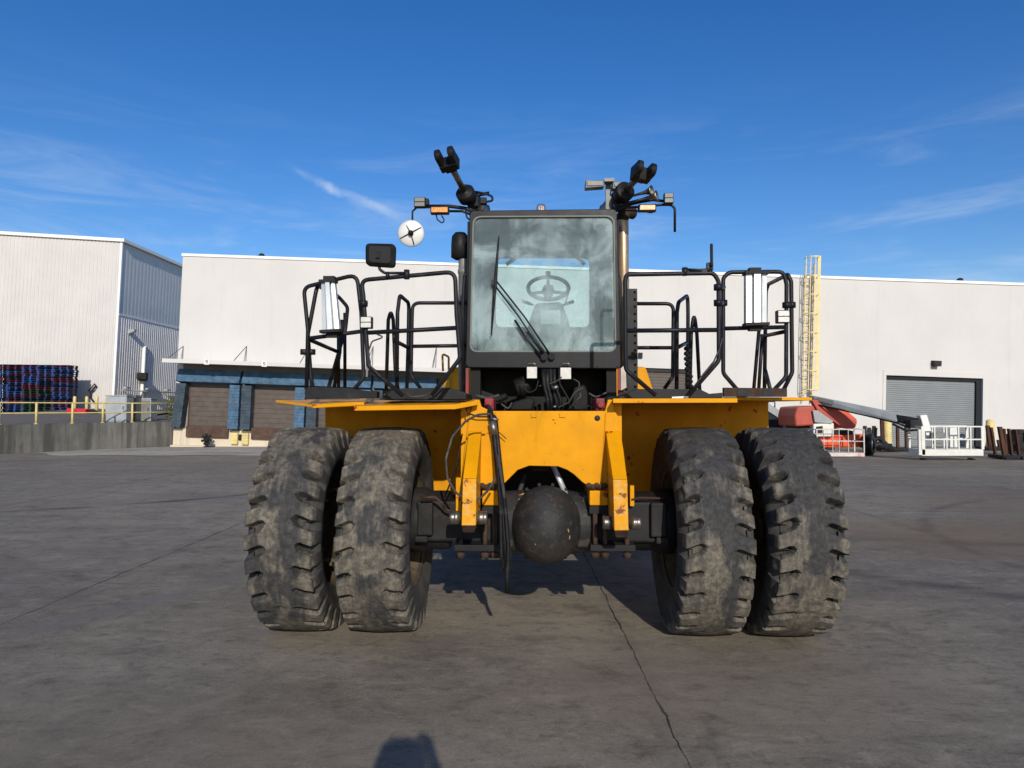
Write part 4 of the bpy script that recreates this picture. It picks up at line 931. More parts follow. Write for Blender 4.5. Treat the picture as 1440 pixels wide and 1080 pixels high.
deck([L(862, 560.5, -.52), L(1037, 560, -.52)], [L(862, 563, 1.05), L(1010, 563, 1.05)], .033)
deck([L(1018, 558.5, -.02), L(1142, 559, .0)], [L(1000, 561, 1.05), L(1105, 561, 1.05)], .024)
# black trays / angle brackets standing on the deck
mb = MB(); mb.prism([L(x, y, -.12) for x, y in ((429, 561), (429, 546), (440, 544), (490, 546), (527, 551), (530, 560))], (0, .05, 0)); part(mb, 'rail_bracket', [M['black']], bevel=.003)
mb = MB(); mb.prism([L(x, y, -.2) for x, y in ((532, 562), (550, 549), (566, 546), (632, 545), (656, 554), (656, 562))], (0, .5, 0)); part(mb, 'hose_tray', M['black'], bevel=.006)
mb = MB(); mb.prism([L(x, y, -.3) for x, y in ((513, 560), (513, 550), (530, 550), (530, 560))], (0, .1, 0)); part(mb, 'lamp_socket', M['plastic'], bevel=.004)
mb = MB(); mb.prism([L(x, y, -.1) for x, y in ((1018, 558), (1018, 545), (1107, 546), (1107, 558))], (0, .05, 0)); part(mb, 'rail_bracket', M['rust'], bevel=.003)
for x0, x1 in ((1037, 1055), (1073, 1087)): mb = MB(); mb.prism([L(x, y, -.106) for x, y in ((x0, 557), (x0, 546), (x1, 546), (x1, 557))], (0, .005, 0)); part(mb, 'bracket_plate', M['black'])
mb = MB(); mb.prism([L(x, y, -.2) for x, y in ((866, 561), (884, 552), (896, 547), (984, 547), (1000, 555), (1016, 552), (1016, 560))], (0, .5, 0)); part(mb, 'hose_tray', M['black'], bevel=.006)
mb = MB(); mb.prism([L(x, y, -.21) for x, y in ((945, 560), (945, 558), (968, 557), (968, 560))], (0, .008, 0)); part(mb, 'tray_label', M['coping'])

# --- handrails
RR = .017
def rail(paths, r=RR, fil=.07, name='handrail', joints=()):
    mb = MB()
    for p in paths: mb.tube([L(*q) for q in p], r, 10, fil)
    for j in joints:
        c = L(*j); mb.cyl(c + Vector((0, 0, -.022)), c + Vector((0, 0, .022)), .034, 10)
    return part(mb, name, M['rail'])
yA, yB, yC, yO = -.08, -.46, .85, -.05
# left
rail([[(431, 548, yA), (433, 464, yA), (427, 404, yA), (502, 386, yA), (508, 440, yA), (511.5, 531, yA), (491, 556, yA)], [(434, 476, yA), (508, 466, yA)]], joints=((428, 495, yA),))
rail([[(441, 550, yA + .05), (437, 530, yA + .05), (433, 470, yA + .05), (446, 401, yA + .05), (476, 417, .75), (489, 432, .8), (486, 462, .82), (462, 545, .6)], [(436, 478, yA + .04), (473, 494, .75)], ], .0175, joints=((438, 495, yA + .05),))
rail([[(476, 545, .8), (476, 462, .8)], [(485, 545, .85), (485, 440, .85)], [(470, 545, .7), (478, 495, .7), (481, 450, .75)]], .0165)
rail([[(567, 557, yB), (518, 515, yB), (511, 416, yB), (508, 394, yB), (640, 382, yB), (642, 440, yB), (647, 504, yB), (607, 556, yB)], [(515, 468, yB), (644, 461, yB)]], joints=((511, 427, yB),))
mb = MB(); c = L(507, 428, yA); d = L(514, 427, yB); mb.tube([c, (c + d) / 2, d], .02, 8); part(mb, 'rail_clamp', M['rail'])
rail([[(592, 547, yC), (578, 528, yC), (579, 470, yC), (580, 426, yC), (657, 426, yC)], [(579, 487, yC), (657, 486, yC)]], .0175)
rail([[(572, 548, yC - .1), (574, 484, yC - .1), (575, 426, yC - .1), (562, 415, .35), (559, 440, .3), (558, 548, .3)], [(560.5, 482, .3), (574, 489, yC - .1)]], .0175)
rail([[(543, 550, .45), (546, 450, .45), (549.5, 437, .45), (553, 450, .45), (556, 525, .45), (560, 550, .45)]], .0165, .03)
mb = MB(); 
for i in range(9): q = L(557 + (i % 2) * 2, 515 + i * 3.5, .3); mb.lathe([(0, -.02), (.016, -.01), (.016, .01), (0, .02)], axis_m(q, (.3, -1, .2)), 6)
part(mb, 'chain', M['castiron'])
mb = MB(); mb.tube([L(x, y, .6) for x, y in ((651, 552), (651, 425), (653, 388), (657, 384))], .016, 8, .04); part(mb, 'grab_rail', M['rail'])
# right
rail([[(922, 556, yB), (880, 520, yB), (879, 395, yB), (881, 386, yB), (1004, 384, yB), (1010.5, 396, yB), (1011, 507, yB), (968, 556, yB)], [(880, 465, yB), (1010, 464, yB)]], joints=((1010, 426, yB), (1010, 404, yB)))
rail([[(1041, 553, yA), (1017, 525, yA), (1017, 390, yA), (1026, 383, yA), (1102, 382, yA), (1106, 400, yA), (1105.5, 530, yA), (1084, 553, yA)], [(1017, 462, yA), (1105, 460, yA)]], joints=((1017, 426, yA), (1106, 429, yA)))
rail([[(1101, 550, yA + .05), (1114, 524, yA + .05), (1112.5, 396, yA + .05), (1108, 386, yA + .05), (1080, 400, .75), (1077, 410, .8), (1075, 548, .8)], [(1105, 466, yA + .05), (1077, 472, .8)], [(1076, 520, .8), (1083, 547, .6)]], .0175, joints=((1113, 429, yA + .05),))
rail([[(1060, 547, .7), (1067.5, 462, .7)], [(1067, 547, .75), (1072, 470, .75)]], .0165)
mb = MB(); c = L(1010, 404, yB); d = L(1017, 404, yA); mb.tube([c, (c + d) / 2, d], .022, 8); c = L(1010, 426, yB); d = L(1017, 426, yA); mb.tube([c, (c + d) / 2, d], .02, 8); part(mb, 'rail_clamp', M['rail'])
rail([[(934, 547, yC), (946, 530, yC), (947, 427, yC), (879, 427, yC)], [(879, 489, yC), (946, 489, yC)]], .0175)
rail([[(951.5, 548, .3), (952, 440, .3), (954, 425, .3), (967, 415, yC - .1), (967.5, 440, yC - .1), (967, 548, yC - .1)], [(952, 489, .3), (966, 482, yC - .1)]], .0175)
rail([[(970, 550, .45), (972, 470, .45), (976, 438, .45), (980, 470, .45), (984, 550, .45)]], .0165, .03)
mb = MB()
for i in range(16): q = L(965 + (i % 2) * 4 + (i // 5), 490 + i * 3.6, .35); mb.lathe([(0, -.025), (.02, -.012), (.02, .012), (0, .025)], axis_m(q, (.3, -1, .2)), 6)
part(mb, 'chain', M['castiron'])
mb = MB(); mb.tube([L(x, y, .6) for x, y in ((872, 552), (872, 400), (870, 388), (866, 384))], .016, 8, .04); part(mb, 'grab_rail', M['rail'])
# --- aluminium light panels
def alu(quad, ly, name='flood_panel'):
    tl, tr, br, bl_ = [L(x, y, ly) for x, y in quad]
    pr = [(0, 0), (.02, -.05), (.28, -.055), (.3, -.03), (.34, -.03), (.36, -.075), (.66, -.075), (.68, -.03), (.74, -.03), (.76, -.055), (.98, -.05), (1, 0)]
    vs = [tl.lerp(tr, u) + Vector((0, v, 0)) for u, v in pr] + [bl_.lerp(br, u) + Vector((0, v, 0)) for u, v in pr]; n = len(pr)
    mb = MB(); mb.add(vs, [(i, i + n, i + n + 1, i + 1) for i in range(n - 1)] + [tuple(range(n)), tuple(range(2 * n - 1, n - 1, -1)), (0, n - 1, 2 * n - 1, n)])
    o = part(mb, name, M['silver'])
    for e0, e1, s_ in ((tl, tr, 1), (bl_, br, -1)):
        z0, z1 = (-.008, .014) if s_ > 0 else (-.014, .008); mb = MB()
        mb.hexa([e0 + Vector((-.01, -.083, z0)), e1 + Vector((.01, -.083, z0)), e1 + Vector((.01, .015, z0)), e0 + Vector((-.01, .015, z0)), e0 + Vector((-.01, -.083, z1)), e1 + Vector((.01, -.083, z1)), e1 + Vector((.01, .015, z1)), e0 + Vector((-.01, .015, z1))])
        m = (e0 + e1) / 2; mb.box(m + Vector((0, 0, .03 * s_)), (.09, .06, .04)); part(mb, 'end_cap', M['castiron'], o)
    return o
alu(((454, 398), (473, 397), (480, 465), (455, 467)), yA - .07); alu(((1046, 386), (1076, 386), (1076, 456), (1046, 457)), yA - .07)
# --- work lights
def worklight(x0, y0, x1, y1, ly, mat='lens', split=True, name='work_light', d=.06):
    a, b = L(x0, y0, ly), L(x1, y1, ly); mb = MB(); mb.span((a.x, ly, b.z), (b.x, ly + d, a.z)); o = part(mb, name, M['plastic'], truck, .006)
    mb = MB(); m = (b.x - a.x) * .06; mid = (a.z + b.z) / 2
    if split:
        mb.span((a.x + m, ly - .006, mid + m * .5), (b.x - m, ly - .001, a.z - m)); mb.span((a.x + m, ly - .006, b.z + m), (b.x - m, ly - .001, mid - m * .5))
    else: mb.span((a.x + m, ly - .006, b.z + m), (b.x - m, ly - .001, a.z - m))
    part(mb, 'lens', M[mat], o, .003); return o
worklight(506.5, 445, 522.5, 461.5, yB - .04); worklight(1093, 436, 1111, 454, yA - .04)
w1 = worklight(740, 515, 756, 533, .42, 'lens', False); w2 = worklight(787, 516, 804, 534, .42, 'lens', False)
for w, x in ((w1, 748), (w2, 796)):
    mb = MB(); mb.tube([L(x - 5, 516, .45), L(x - 4, 511, .45), L(x + 4, 511, .45), L(x + 5, 516, .45)], .007, 6); part(mb, 'handle', M['steel'], w)
mb = MB(); mb.tube([L(516, y, -.44) for y in (463, 500, 530)], .009, 6); part(mb, 'lamp_cable', M['silver'])
mb = MB(); mb.tube([L(x, y, yB - .03) for x, y in ((530, 470), (540, 474), (523, 480), (518, 495), (521, 515), (535, 530))], .006, 6, .03); mb.tube([L(x, y, yB - .03) for x, y in ((1016, 476), (1012, 490), (1004, 508), (990, 525), (975, 545))], .006, 6, .03); mb.tube([L(x, y, -.3) for x, y in ((570, 552), (578, 558), (595, 557), (612, 550), (632, 530))], .007, 6, .04); part(mb, 'lamp_cable', M['hose_dusty'])

# --- mirrors
mq = [L(514, 342, -.5), L(556, 343, -.5), L(555, 376, -.5), L(514, 373, -.5)]
mb = MB(); lp = rrect(mq, .035, 4); mb.prism(lp, (0, .04, 0)); lp2 = [(p - sum(mq, Vector()) / 4) * .72 + sum(mq, Vector()) / 4 + Vector((0, -.022, 0)) for p in lp]; mb.ring(lp, lp2, (0, .02, 0)); mb.prism(lp2, (0, .02, 0)); mir = part(mb, 'mirror', M['plastic'], truck)
mb = MB(); mb.tube([L(x, y, -.48) for x, y in ((533, 374), (534, 379), (541, 384), (572, 384))], .011, 8, .03); c = L(572, 386, -.48); mb.cyl(c + Vector((0, 0, -.035)), c + Vector((0, 0, .035)), .022, 10); c = L(545, 388, -.48); mb.cyl(c + Vector((0, 0, -.02)), c + Vector((0, 0, .03)), .015, 8); mb.box(L(531, 358, -.528), (.03, .02, .05)); part(mb, 'mirror_arm', M['rail'], mir)
# right mirror seen edge on
a = L(1001, 342, -.5); b = L(1001, 375, -.5); mb = MB(); mb.box((a + b) / 2 + Vector((.02, .09, 0)), (.022, .2, (a - b).length), Matrix.Rotation(-math.atan2(a.x - CO.x, a.y - CO.y), 3, 'Z')); mir = part(mb, 'mirror', M['plastic'], truck, .012)
mb = MB(); mb.tube([L(x, y, -.46) for x, y in ((1001, 372), (999, 379), (985, 380), (962, 379))], .011, 8, .02); c = L(963, 382, -.46); mb.cyl(c + Vector((0, 0, -.03)), c + Vector((0, 0, .03)), .022, 10); c = L(998, 374, -.46); mb.box(c, (.045, .04, .045)); mb.box(L(990, 383, -.46), (.04, .03, .03)); part(mb, 'mirror_arm', M['rail'], mir)

# --- cab
CF, CB = .5, 2.15
def Lr(quad, ly): return [L(x, y, ly) for x, y in quad]
fo = Lr([(661, 296), (867, 293.5), (873, 518.5), (655, 517)], CF); fi = Lr([(666, 305), (863, 304), (865.5, 494), (661.5, 494)], CF)
inner = rrect(fi, .075, 6); outer = []
for i in range(4):
    prev, cur, nxt = fo[i - 1], fo[i], fo[(i + 1) % 4]; r = .04
    q0 = cur + (prev - cur).normalized() * r; q2 = cur + (nxt - cur).normalized() * r
    for k in range(7): t = k / 6; outer.append(q0 * (1 - t) ** 2 + cur * 2 * t * (1 - t) + q2 * t * t)
mb = MB(); mb.ring(outer, inner, (0, .06, 0)); cab = part(mb, 'cab', M['cabgrey'], truck, .008)
mb = MB(); g_ = rrect([p + Vector((0, .018, 0)) for p in fi], .075, 6); cen = sum(fi, Vector()) / 4 + Vector((0, .018, 0)); g_ = [cen + (p - cen) * 1.008 for p in g_]; mb.prism(g_, (0, .006, 0)); part(mb, 'windscreen', M['wind'], cab)
mb = MB(); gi = [cen + (p - cen) * .985 + Vector((0, -.022, 0)) for p in g_]; mb.ring([cen + (p - cen) * 1.004 + Vector((0, -.022, 0)) for p in g_], gi, (0, .012, 0)); part(mb, 'window_seal', plain('pale_window_seal', (.13, .14, .13), .6), cab)
xl_, xr_, zt_, zb_ = fo[0].x, fo[1].x, fo[0].z, fo[3].z
rear = rrect(Lr([(697, 362), (829, 362), (829, 460), (697, 460)], CB), .08, 6)
ro = []
for cc in (Vector((xl_, CB, zt_)), Vector((xr_, CB, zt_)), Vector((xr_, CB, zb_)), Vector((xl_, CB, zb_))): ro += [cc] * 7
mb = MB(); mb.ring(ro, rear, (0, .05, 0)); part(mb, 'rear_panel', M['intdark'], cab)
mb = MB(); mb.prism([p + Vector((0, .03, 0)) for p in rear], (0, .006, 0)); part(mb, 'rear_window', M['glass'], cab)
mb = MB(); mb.span((xl_ - .01, CF + .03, zt_ - .08), (xr_ + .01, CB + .05, zt_ - .012)); part(mb, 'roof', M['cabgrey'], cab, .02)
mb = MB(); mb.span((xl_ - .0, CF + .065, zb_), (xr_ + .0, CB - .002, zb_ + .06)); part(mb, 'floor', M['intdark'], cab)
for sx, xx in ((-1, xl_ - .01), (1, xr_ + .01)):
    mb = MB()
    mb.span((xx - .02, CF + .065, zb_ + .062), (xx + .02, CB - .002, zb_ + .35)); mb.span((xx - .02, CF + .065, zt_ - .2), (xx + .02, CB - .002, zt_ - .082))
    for ya, yb in ((CF + .065, CF + .14), (CF + .85, CF + .93), (CB - .35, CB - .002)): mb.span((xx - .02, ya, zb_ + .35), (xx + .02, yb, zt_ - .2))
    part(mb, 'side_frame', M['intdark'], cab)
    mb = MB(); mb.span((xx - .004, CF + .14, zb_ + .35), (xx + .004, CF + .85, zt_ - .2)); mb.span((xx - .004, CF + .93, zb_ + .35), (xx + .004, CB - .35, zt_ - .2)); part(mb, 'side_window', M['glass'], cab)
for px in (664, 696, 840, 868):
    c = L(px, 515, CF); mb = MB(); mb.lathe([(0, .004), (.008, .004), (.01, 0)], axis_m(c, (0, -1, 0)), 10); part(mb, 'cab_bolt', M['ink'], cab)
# interior
c = L(771, 405, 1.0); tilt = Vector((0, -.68, .73)); mt = axis_m(c, tilt)
mb = MB(); mb.tube([mt @ Vector((.195 * cos(a), .195 * sin(a), 0)) for a in [2 * pi * k / 36 for k in range(36)]], .019, 8, closed=True)
for a in (pi / 2, pi * 7 / 6, pi * 11 / 6): mb.tube([mt @ Vector((.04 * cos(a), .04 * sin(a), -.03)), mt @ Vector((.19 * cos(a), .19 * sin(a), 0))], .015, 6)
mb.lathe([(0, .02), (.05, .01), (.06, -.03), (.04, -.1)], mt, 16); k_ = mt @ Vector((0, .195, .04)); mb.lathe([(0, .03), (.025, .015), (.025, -.03), (0, -.04)], axis_m(k_, tilt), 10); part(mb, 'steering_wheel', M['intdark'], cab)
mb = MB(); mb.prism(Lr([(753, 426), (790, 424), (800, 452), (808, 494), (737, 494), (744, 452)], .9), (0, .25, 0)); part(mb, 'dashboard', M['int'], cab, .03)
mb = MB(); mb.prism(Lr([(760, 436), (788, 436), (788, 456), (760, 456)], .895), (0, .008, 0)); part(mb, 'instrument', M['cabinet'], cab)
mb = MB()
for (x0, y0, x1, y1) in ((742, 426, 733, 423), (797, 427, 807, 424)): mb.tube([L(x0 + 8 * (1 if x0 < 770 else -1), y0 + 3, 1.0), L(x0, y0, .95), L(x1, y1, .95)], [.008, .017, .017], 8)
mb.tube([L(795, 425, .98), L(802, 405, .98)], .006, 6); part(mb, 'control_lever', M['intdark'], cab)
mb = MB(); zf = zb_ + .06; mb.span((-.25, 1.55, zf), (.35, 2.05, zf + .28)); mb.span((-.27, 1.5, zf + .28), (.37, 2.08, zf + .38)); part(mb, 'seat', M['intdark'], cab, .03)
mb = MB(); mb.prism(Lr([(668, 496), (668, 450), (700, 456), (706, 470), (730, 475), (730, 496)], 1.3), (0, .5, 0)); part(mb, 'side_console', M['int'], cab, .03); mb = MB(); mb.prism(Lr([(862, 496), (862, 440), (845, 448), (832, 470), (815, 478), (815, 496)], 1.3), (0, .5, 0)); part(mb, 'side_console', M['int'], cab, .03)
mb = MB(); q = Lr([(750, 317), (787, 317), (787, 330), (750, 330)], .95); mb.prism(q, (0, .03, 0)); part(mb, 'sun_visor', M['greyplastic'], cab, .005)
mb = MB(); mb.span((xl_ + .03, CF + .5, zt_ - .22), (xr_ - .03, CF + 1.0, zt_ - .085)); part(mb, 'headliner', M['int'], cab, .02); mb = MB(); mb.tube([L(x, y, 1.6) for x, y in ((712, 372), (735, 356), (770, 352), (805, 356), (822, 372))], .02, 6, .2); part(mb, 'roof_bow', M['int'], cab)
# wiper
mb = MB(); wy = CF - .03
mb.tube([L(768, 503, wy), L(730, 446, wy), L(694, 399, wy)], .008, 6); mb.tube([L(776, 502, wy), L(738, 446, wy), L(697, 394, wy)], .008, 6); mb.tube([L(762, 503, wy), L(742, 478, wy), L(724, 450, wy)], .011, 6); mb.tube([L(742, 466, wy), L(765, 497, wy)], .015, 6)
mb.box(L(695, 397, wy), (.045, .02, .05)); mb.cyl(L(765, 502, wy - .02), L(765, 502, CF), .03, 10); mb.cyl(L(776, 501, wy - .02), L(776, 501, CF), .03, 10); wip = part(mb, 'wiper', M['rail'], cab)
mb = MB(); a, b = L(701.5, 332, wy), L(691, 472, wy); m = (a + b) / 2; mb.tube([a, a.lerp(b, .25), m, a.lerp(b, .75), b], [.005, .011, .017, .011, .005], 6); part(mb, 'wiper_blade', M['rubber'], wip)
# beacon
c = L(761, 296, .60); c.z = zt_ - .012; mb = MB(); mb.lathe([(.045, 0), (.045, .055), (.036, .085), (.0, .1)], Matrix.Translation(c), 16); bc = part(mb, 'beacon', mat_glass('clear_beacon_dome', (.95, .95, .93), 0, .1, .3), cab)
mb = MB()
for k in range(5): a = k * 2 * pi / 5; mb.box(c + Vector((.022 * cos(a), .022 * sin(a), .04)), (.009, .009, .06))
part(mb, 'beacon_lamp', M['amber'], bc)

# --- under the cab: engine bay clutter
mb = MB(); mb.span((-.62, 1.05, 1.2), (.68, 1.15, 2.14)); mb.span((-.62, .1, 1.25), (.68, 1.05, 1.3)); part(mb, 'bulkhead', M['grease_shade'])
mb = MB(); mb.span((xl_ + .0, .56, 1.72), (xl_ + .09, 2.1, zb_ - .002)); part(mb, 'cab_mount', M['grease_shade']); mb = MB(); mb.span((xr_ - .09, .56, 1.72), (xr_ - .0, 2.1, zb_ - .002)); part(mb, 'cab_mount', M['grease_shade'])
mb = MB(); mb.span((L(655, 517, .52).x, .52, 1.74), (L(659, 517, .52).x, .56, zb_ - .003)); part(mb, 'cab_mount_edge', M['redframe']); mb = MB(); mb.span((L(869, 517, .52).x, .52, 1.74), (L(872, 517, .52).x, .56, zb_ - .003)); part(mb, 'cab_mount_edge', M['redframe'])
for px in (688, 845):
    a, b = L(px - 7, 560, -.1), L(px + 6, 578, -.1); mb = MB(); mb.span((a.x, -.1, b.z), (b.x, .25, a.z)); mb.cyl(((a.x + b.x) / 2, -.14, (a.z + b.z) / 2), ((a.x + b.x) / 2, -.1, (a.z + b.z) / 2), .03, 12); part(mb, 'mount_block', M['redframe'], truck, .01)
mb = MB(); mb.prism(Lr([(713, 578), (722, 565), (745, 558), (753, 565), (748, 578)], .4), (0, .3, 0)); part(mb, 'gearbox', M['grease_shade'], truck, .02); mb = MB(); mb.prism(Lr([(668, 545), (700, 556), (712, 552), (714, 560), (700, 566), (668, 560)], .7), (0, .2, 0)); part(mb, 'manifold', M['grease_shade'], truck, .02)
mb = MB(); mb.prism(Lr([(802, 578), (806, 545), (822, 540), (832, 560), (832, 578)], .6), (0, .3, 0)); part(mb, 'pump', M['grease_shade'], truck, .02); mb = MB(); mb.cyl(L(725, 548, .6), L(745, 540, .6), .09, 14); part(mb, 'pump', M['grease_shade'], truck, .02)
random.seed(21)
def hose(pts, ly, r, mat='rubber', name='hose', fil=.05):
    mb = MB(); mb.tube([L(p[0], p[1], p[2] if len(p) > 2 else ly) for p in pts], r, 8, fil); return part(mb, name, M[mat])
for i, (x0, x1) in enumerate(((764, 770), (769, 775), (774, 782), (779, 788), (786, 800))):
    hose([(x0, 519), (x0 + 1, 540), (x1, 562), (x1 + 2, 582)], .25 + .04 * i, .016 if i != 4 else .01)
for pts, ly, r, m_ in (([(735, 530), (737, 546), (744, 553), (754, 548), (757, 535)], .35, .006, 'rubber'), ([(806, 533), (816, 538), (812, 550), (818, 556), (812, 562), (800, 575)], .35, .006, 'hose_dusty'), ([(668, 556), (685, 560), (702, 556)], .2, .012, 'hose_dusty'),
                       ([(828, 553), (838, 559), (853, 552)], .2, .008, 'hose_dusty'), ([(785, 573), (800, 566), (808, 552), (820, 545)], .3, .007, 'hose_dusty'), ([(705, 568), (715, 576), (720, 566)], .3, .009, 'hose_dusty'), ([(858, 556), (838, 566), (822, 574), (812, 580)], .3, .007, 'rubber'), ([(758, 543), (770, 541), (783, 536), (790, 530)], .3, .006, 'hose_dusty')):
    hose(pts, ly, r, m_, 'cable')
mb = MB(); mb.lathe([(0, -.03), (.02, -.02), (.02, .02), (0, .03)], axis_m(L(781, 545, .25), (1, 0, .3)), 10); part(mb, 'hose_fitting', M['steel']); mb = MB(); mb.lathe([(0, -.02), (.014, -.01), (.014, .01), (0, .02)], axis_m(L(780, 572, .25), (1, 0, .3)), 8); part(mb, 'hose_fitting', M['steel'])
# --- hanging hose bundle
fy = FY - .06
hose([(686, 572, -.2), (690, 580, fy), (694, 600, fy), (699, 650, fy - .05), (707, 720, -.66), (711, 770, -.68), (712, 806, -.68)], fy, .022)
hose([(690, 576, -.2), (697, 590, fy), (703, 650, fy - .05), (711, 720, -.68), (715, 775, -.7), (713, 818, -.7), (714, 834, -.7)], fy, .017)
hose([(690, 582, -.2), (695, 610, fy - .03), (700, 660, fy - .1), (704, 720, -.7), (705, 780, -.72), (708, 800, -.72)], fy, .014)
hose([(700, 640, -.5), (708, 690, -.62), (714, 740, -.66), (717, 780, -.66), (714, 800, -.66)], fy, .012, 'hose_dusty')
mb = MB(); mb.cyl(L(692, 592, fy - .025), L(696, 612, fy - .03), .027, 12); mb.cyl(L(690, 588, fy - .02), L(701, 591, fy - .02), .012, 8); part(mb, 'hose_fitting', M['steel'])
hose([(690, 582), (672, 583), (655, 592), (636, 614), (627, 645), (629, 672), (641, 693), (658, 704), (673, 703), (686, 690), (697, 672)], -.72, .0085, 'hose_dusty', 'cable', .1)
hose([(690, 586, fy), (672, 586, fy), (655, 580, -.45), (657, 570, -.4), (676, 567, -.3)], fy, .006, 'rubber', 'cable')
hose([(650, 610, -.45), (641, 660, -.45), (636, 672, -.45), (625, 700, -.45)], -.45, .006, 'rubber', 'cable')
hose([(592, 700, -.4), (612, 699, -.4), (622, 708, -.4), (626, 716, -.35), (640, 722, -.35)], -.4, .011, 'rust', 'brake_line', .04)
hose([(888, 703, -.3), (900, 700, -.3), (930, 701, -.2), (950, 700, -.1)], -.3, .009, 'rust', 'brake_line', .04)
hose([(738, 668, .1), (728, 700, 0), (722, 712, 0)], 0, .02, 'hose_dusty'); hose([(778, 655, -.1), (787, 675, -.16), (797, 698, -.16)], -.1, .022, 'silver'); hose([(745, 662, .2), (760, 660, .2), (776, 662, .2)], .2, .014, 'hose_dusty')
hose([(702, 608, fy), (712, 617, fy)], fy, .0035, 'rust', 'cable')
# --- body behind the cab
mb = MB(); mb.hexa([(-1.23, 3.3, 1.1), (1.72, 3.3, 1.1), (1.72, 5.6, 1.1), (-1.23, 5.6, 1.1), (-1.17, 3.3, 2.29), (1.36, 3.3, 2.29), (1.36, 5.6, 2.25), (-1.2, 5.6, 2.25)]); mb.span((-1.5, 5.3, .7), (1.5, 6.3, 2.2)); cw = part(mb, 'counterweight', M['yellow'], truck, .04)
mb = MB(); mb.tube([L(x, y, 3.4) for x, y in ((623, 522), (622, 497), (631, 502), (631, 520))], .014, 6, .03); part(mb, 'grab_handle', M['yellow'], cw)
mb = MB(); mb.span((-.5, 1.2, .75), (.5, 5.3, 1.75)); part(mb, 'chassis', M['black'])
mb = MB(); mb.span((-.6, 2.2, 1.75), (.6, 3.28, 2.1)); part(mb, 'engine_hood', M['black'])
# --- intake and exhaust
c = L(647, 362, .95); tp = L(647, 327, .95).z; w_ = .087
mb = MB(); mb.lathe([(w_ * .6, c.z - .02), (w_, c.z), (w_, c.z + .12), (w_ * .92, tp - .04), (w_ * .6, tp - .005), (0, tp)], Matrix.Translation((c.x, c.y, 0)), 24); ic = part(mb, 'air_intake', M['plastic'])
mb = MB(); mb.lathe([(.046, 1.86), (.046, c.z - .16), (.052, c.z - .155), (.052, c.z - .12), (.046, c.z - .115), (.046, c.z - .02)], Matrix.Translation((c.x + .03, c.y, 0)), 20); part(mb, 'intake_pipe', M['greyplastic'], ic)
c = L(877, 400, .95); tz = L(877, 309, .95).z
mb = MB(); mb.lathe([(.052, 1.86), (.052, 2.95), (.054, 2.96), (.054, 2.98), (.05, 2.985), (.05, tz)], Matrix.Translation((c.x, c.y, 0)), 24); ex = part(mb, 'exhaust_pipe', M['exhaust'])
mb = MB(); mb.tube([(c.x - .01, c.y, tz - .01), (c.x, c.y - .0, tz + .045), (c.x + .04, c.y + .05, tz + .09), (c.x + .11, c.y + .1, tz + .085)], [.058, .06, .06, .055], 16); part(mb, 'exhaust_tip', M['rust'], ex)
# perforated post
a, b = L(881, 406, .75), L(897, 549, .75); mb = MB(); x0, x1 = a.x, b.x; zz0, zz1 = b.z, a.z
mb.span((x0, .75, zz0), (x0 + (x1 - x0) * .66, .9, zz1)); mb.span((x1 - .014, .75, zz0), (x1, .9, zz1))
nz = 14
for i in range(nz + 1): z = zz0 + (zz1 - zz0) * i / nz; mb.span((x0 + (x1 - x0) * .66, .75, max(zz0, z - .022)), (x1 - .014, .79, min(zz1, z + .022)))
part(mb, 'perforated_post', M['black'])
mb = MB(); mb.prism(Lr([(873, 518), (880, 512), (881, 545), (873, 549)], .55), (0, .01, 0)); part(mb, 'mud_flap', plain('pale_dusty_rubber', (.45, .42, .37), .7), truck)
# --- tilt cylinders with forked ends over the cab
def tilt(clev, gl, bk, lugdir, side):
    A, Bp, Cc = L(*clev), L(*gl), L(*bk); d = (A - Bp).normalized(); u = (Cc - Bp).normalized()
    mb = MB(); mb.tube([Cc, Bp + u * .02], .078, 24); mb.lathe([(0, .03), (.03, .03), (.035, .02), (.075, .02), (.088, .01), (.088, -.07), (.078, -.08)], axis_m(Bp, d), 28); o = part(mb, 'tilt_cylinder', M['plastic'])
    mb = MB(); mb.cyl(Bp, A - d * .05, .028, 16); part(mb, 'piston_rod', M['steel'], o)
    mb = MB(); mt = axis_m(A, d)
    ax = (mt.to_3x3() @ Vector((1, 0, 0)))
    want = Vector(lugdir).normalized(); X = (want - d * want.dot(d)).normalized(); Yv = d.cross(X); M4 = Matrix((X, Yv, d)).transposed()
    mb.box(A - d * .02, (.165, .12, .07), M4); mb.box(A - d * .055, (.10, .1, .05), M4)
    for s_ in (-1, 1):
        cc = A + X * s_ * .060; n = 14; pts = [cc + X * -.021 + Yv * .055 * cos(t) + d * (.10 + .045 * sin(t)) for t in [pi * k / n for k in range(n + 1)]]; pts += [cc - X * .021 - Yv * .055, cc - X * .021 + Yv * .055]
        mb.prism(pts, X * .042); q = cc + d * .10; mb.cyl(q - X * .028, q + X * .028, .03, 12)
    part(mb, 'clevis', M['plastic'], o, .006); return o
tilt((631, 228, .28), (654, 271, .62), (680, 296, 2.3), (1, 0, .05), -1); tilt((902, 244, .28), (879, 269, .62), (852, 296, 2.3), (1, .2, -.15), 1)
for px in (680, 852): mb = MB(); c = L(px, 298, 2.3); mb.span((c.x - .07, 2.23, 1.76), (c.x + .07, 2.42, c.z + .06)); part(mb, 'cylinder_post', M['black'])
hose([(668, 276, .75), (684, 273, .75), (692, 276, .75), (693, 282, .75), (684, 284, .75), (676, 281, .75)], .75, .011, 'rubber', 'hose', .03); hose([(668, 270, .8), (680, 272, .8), (688, 271, .8)], .8, .013)
mb = MB(); mb.box(L(680, 283, .75), (.06, .06, .06)); mb.box(L(665, 284, .75), (.1, .09, .1)); part(mb, 'valve_block', M['castiron'], truck, .006)
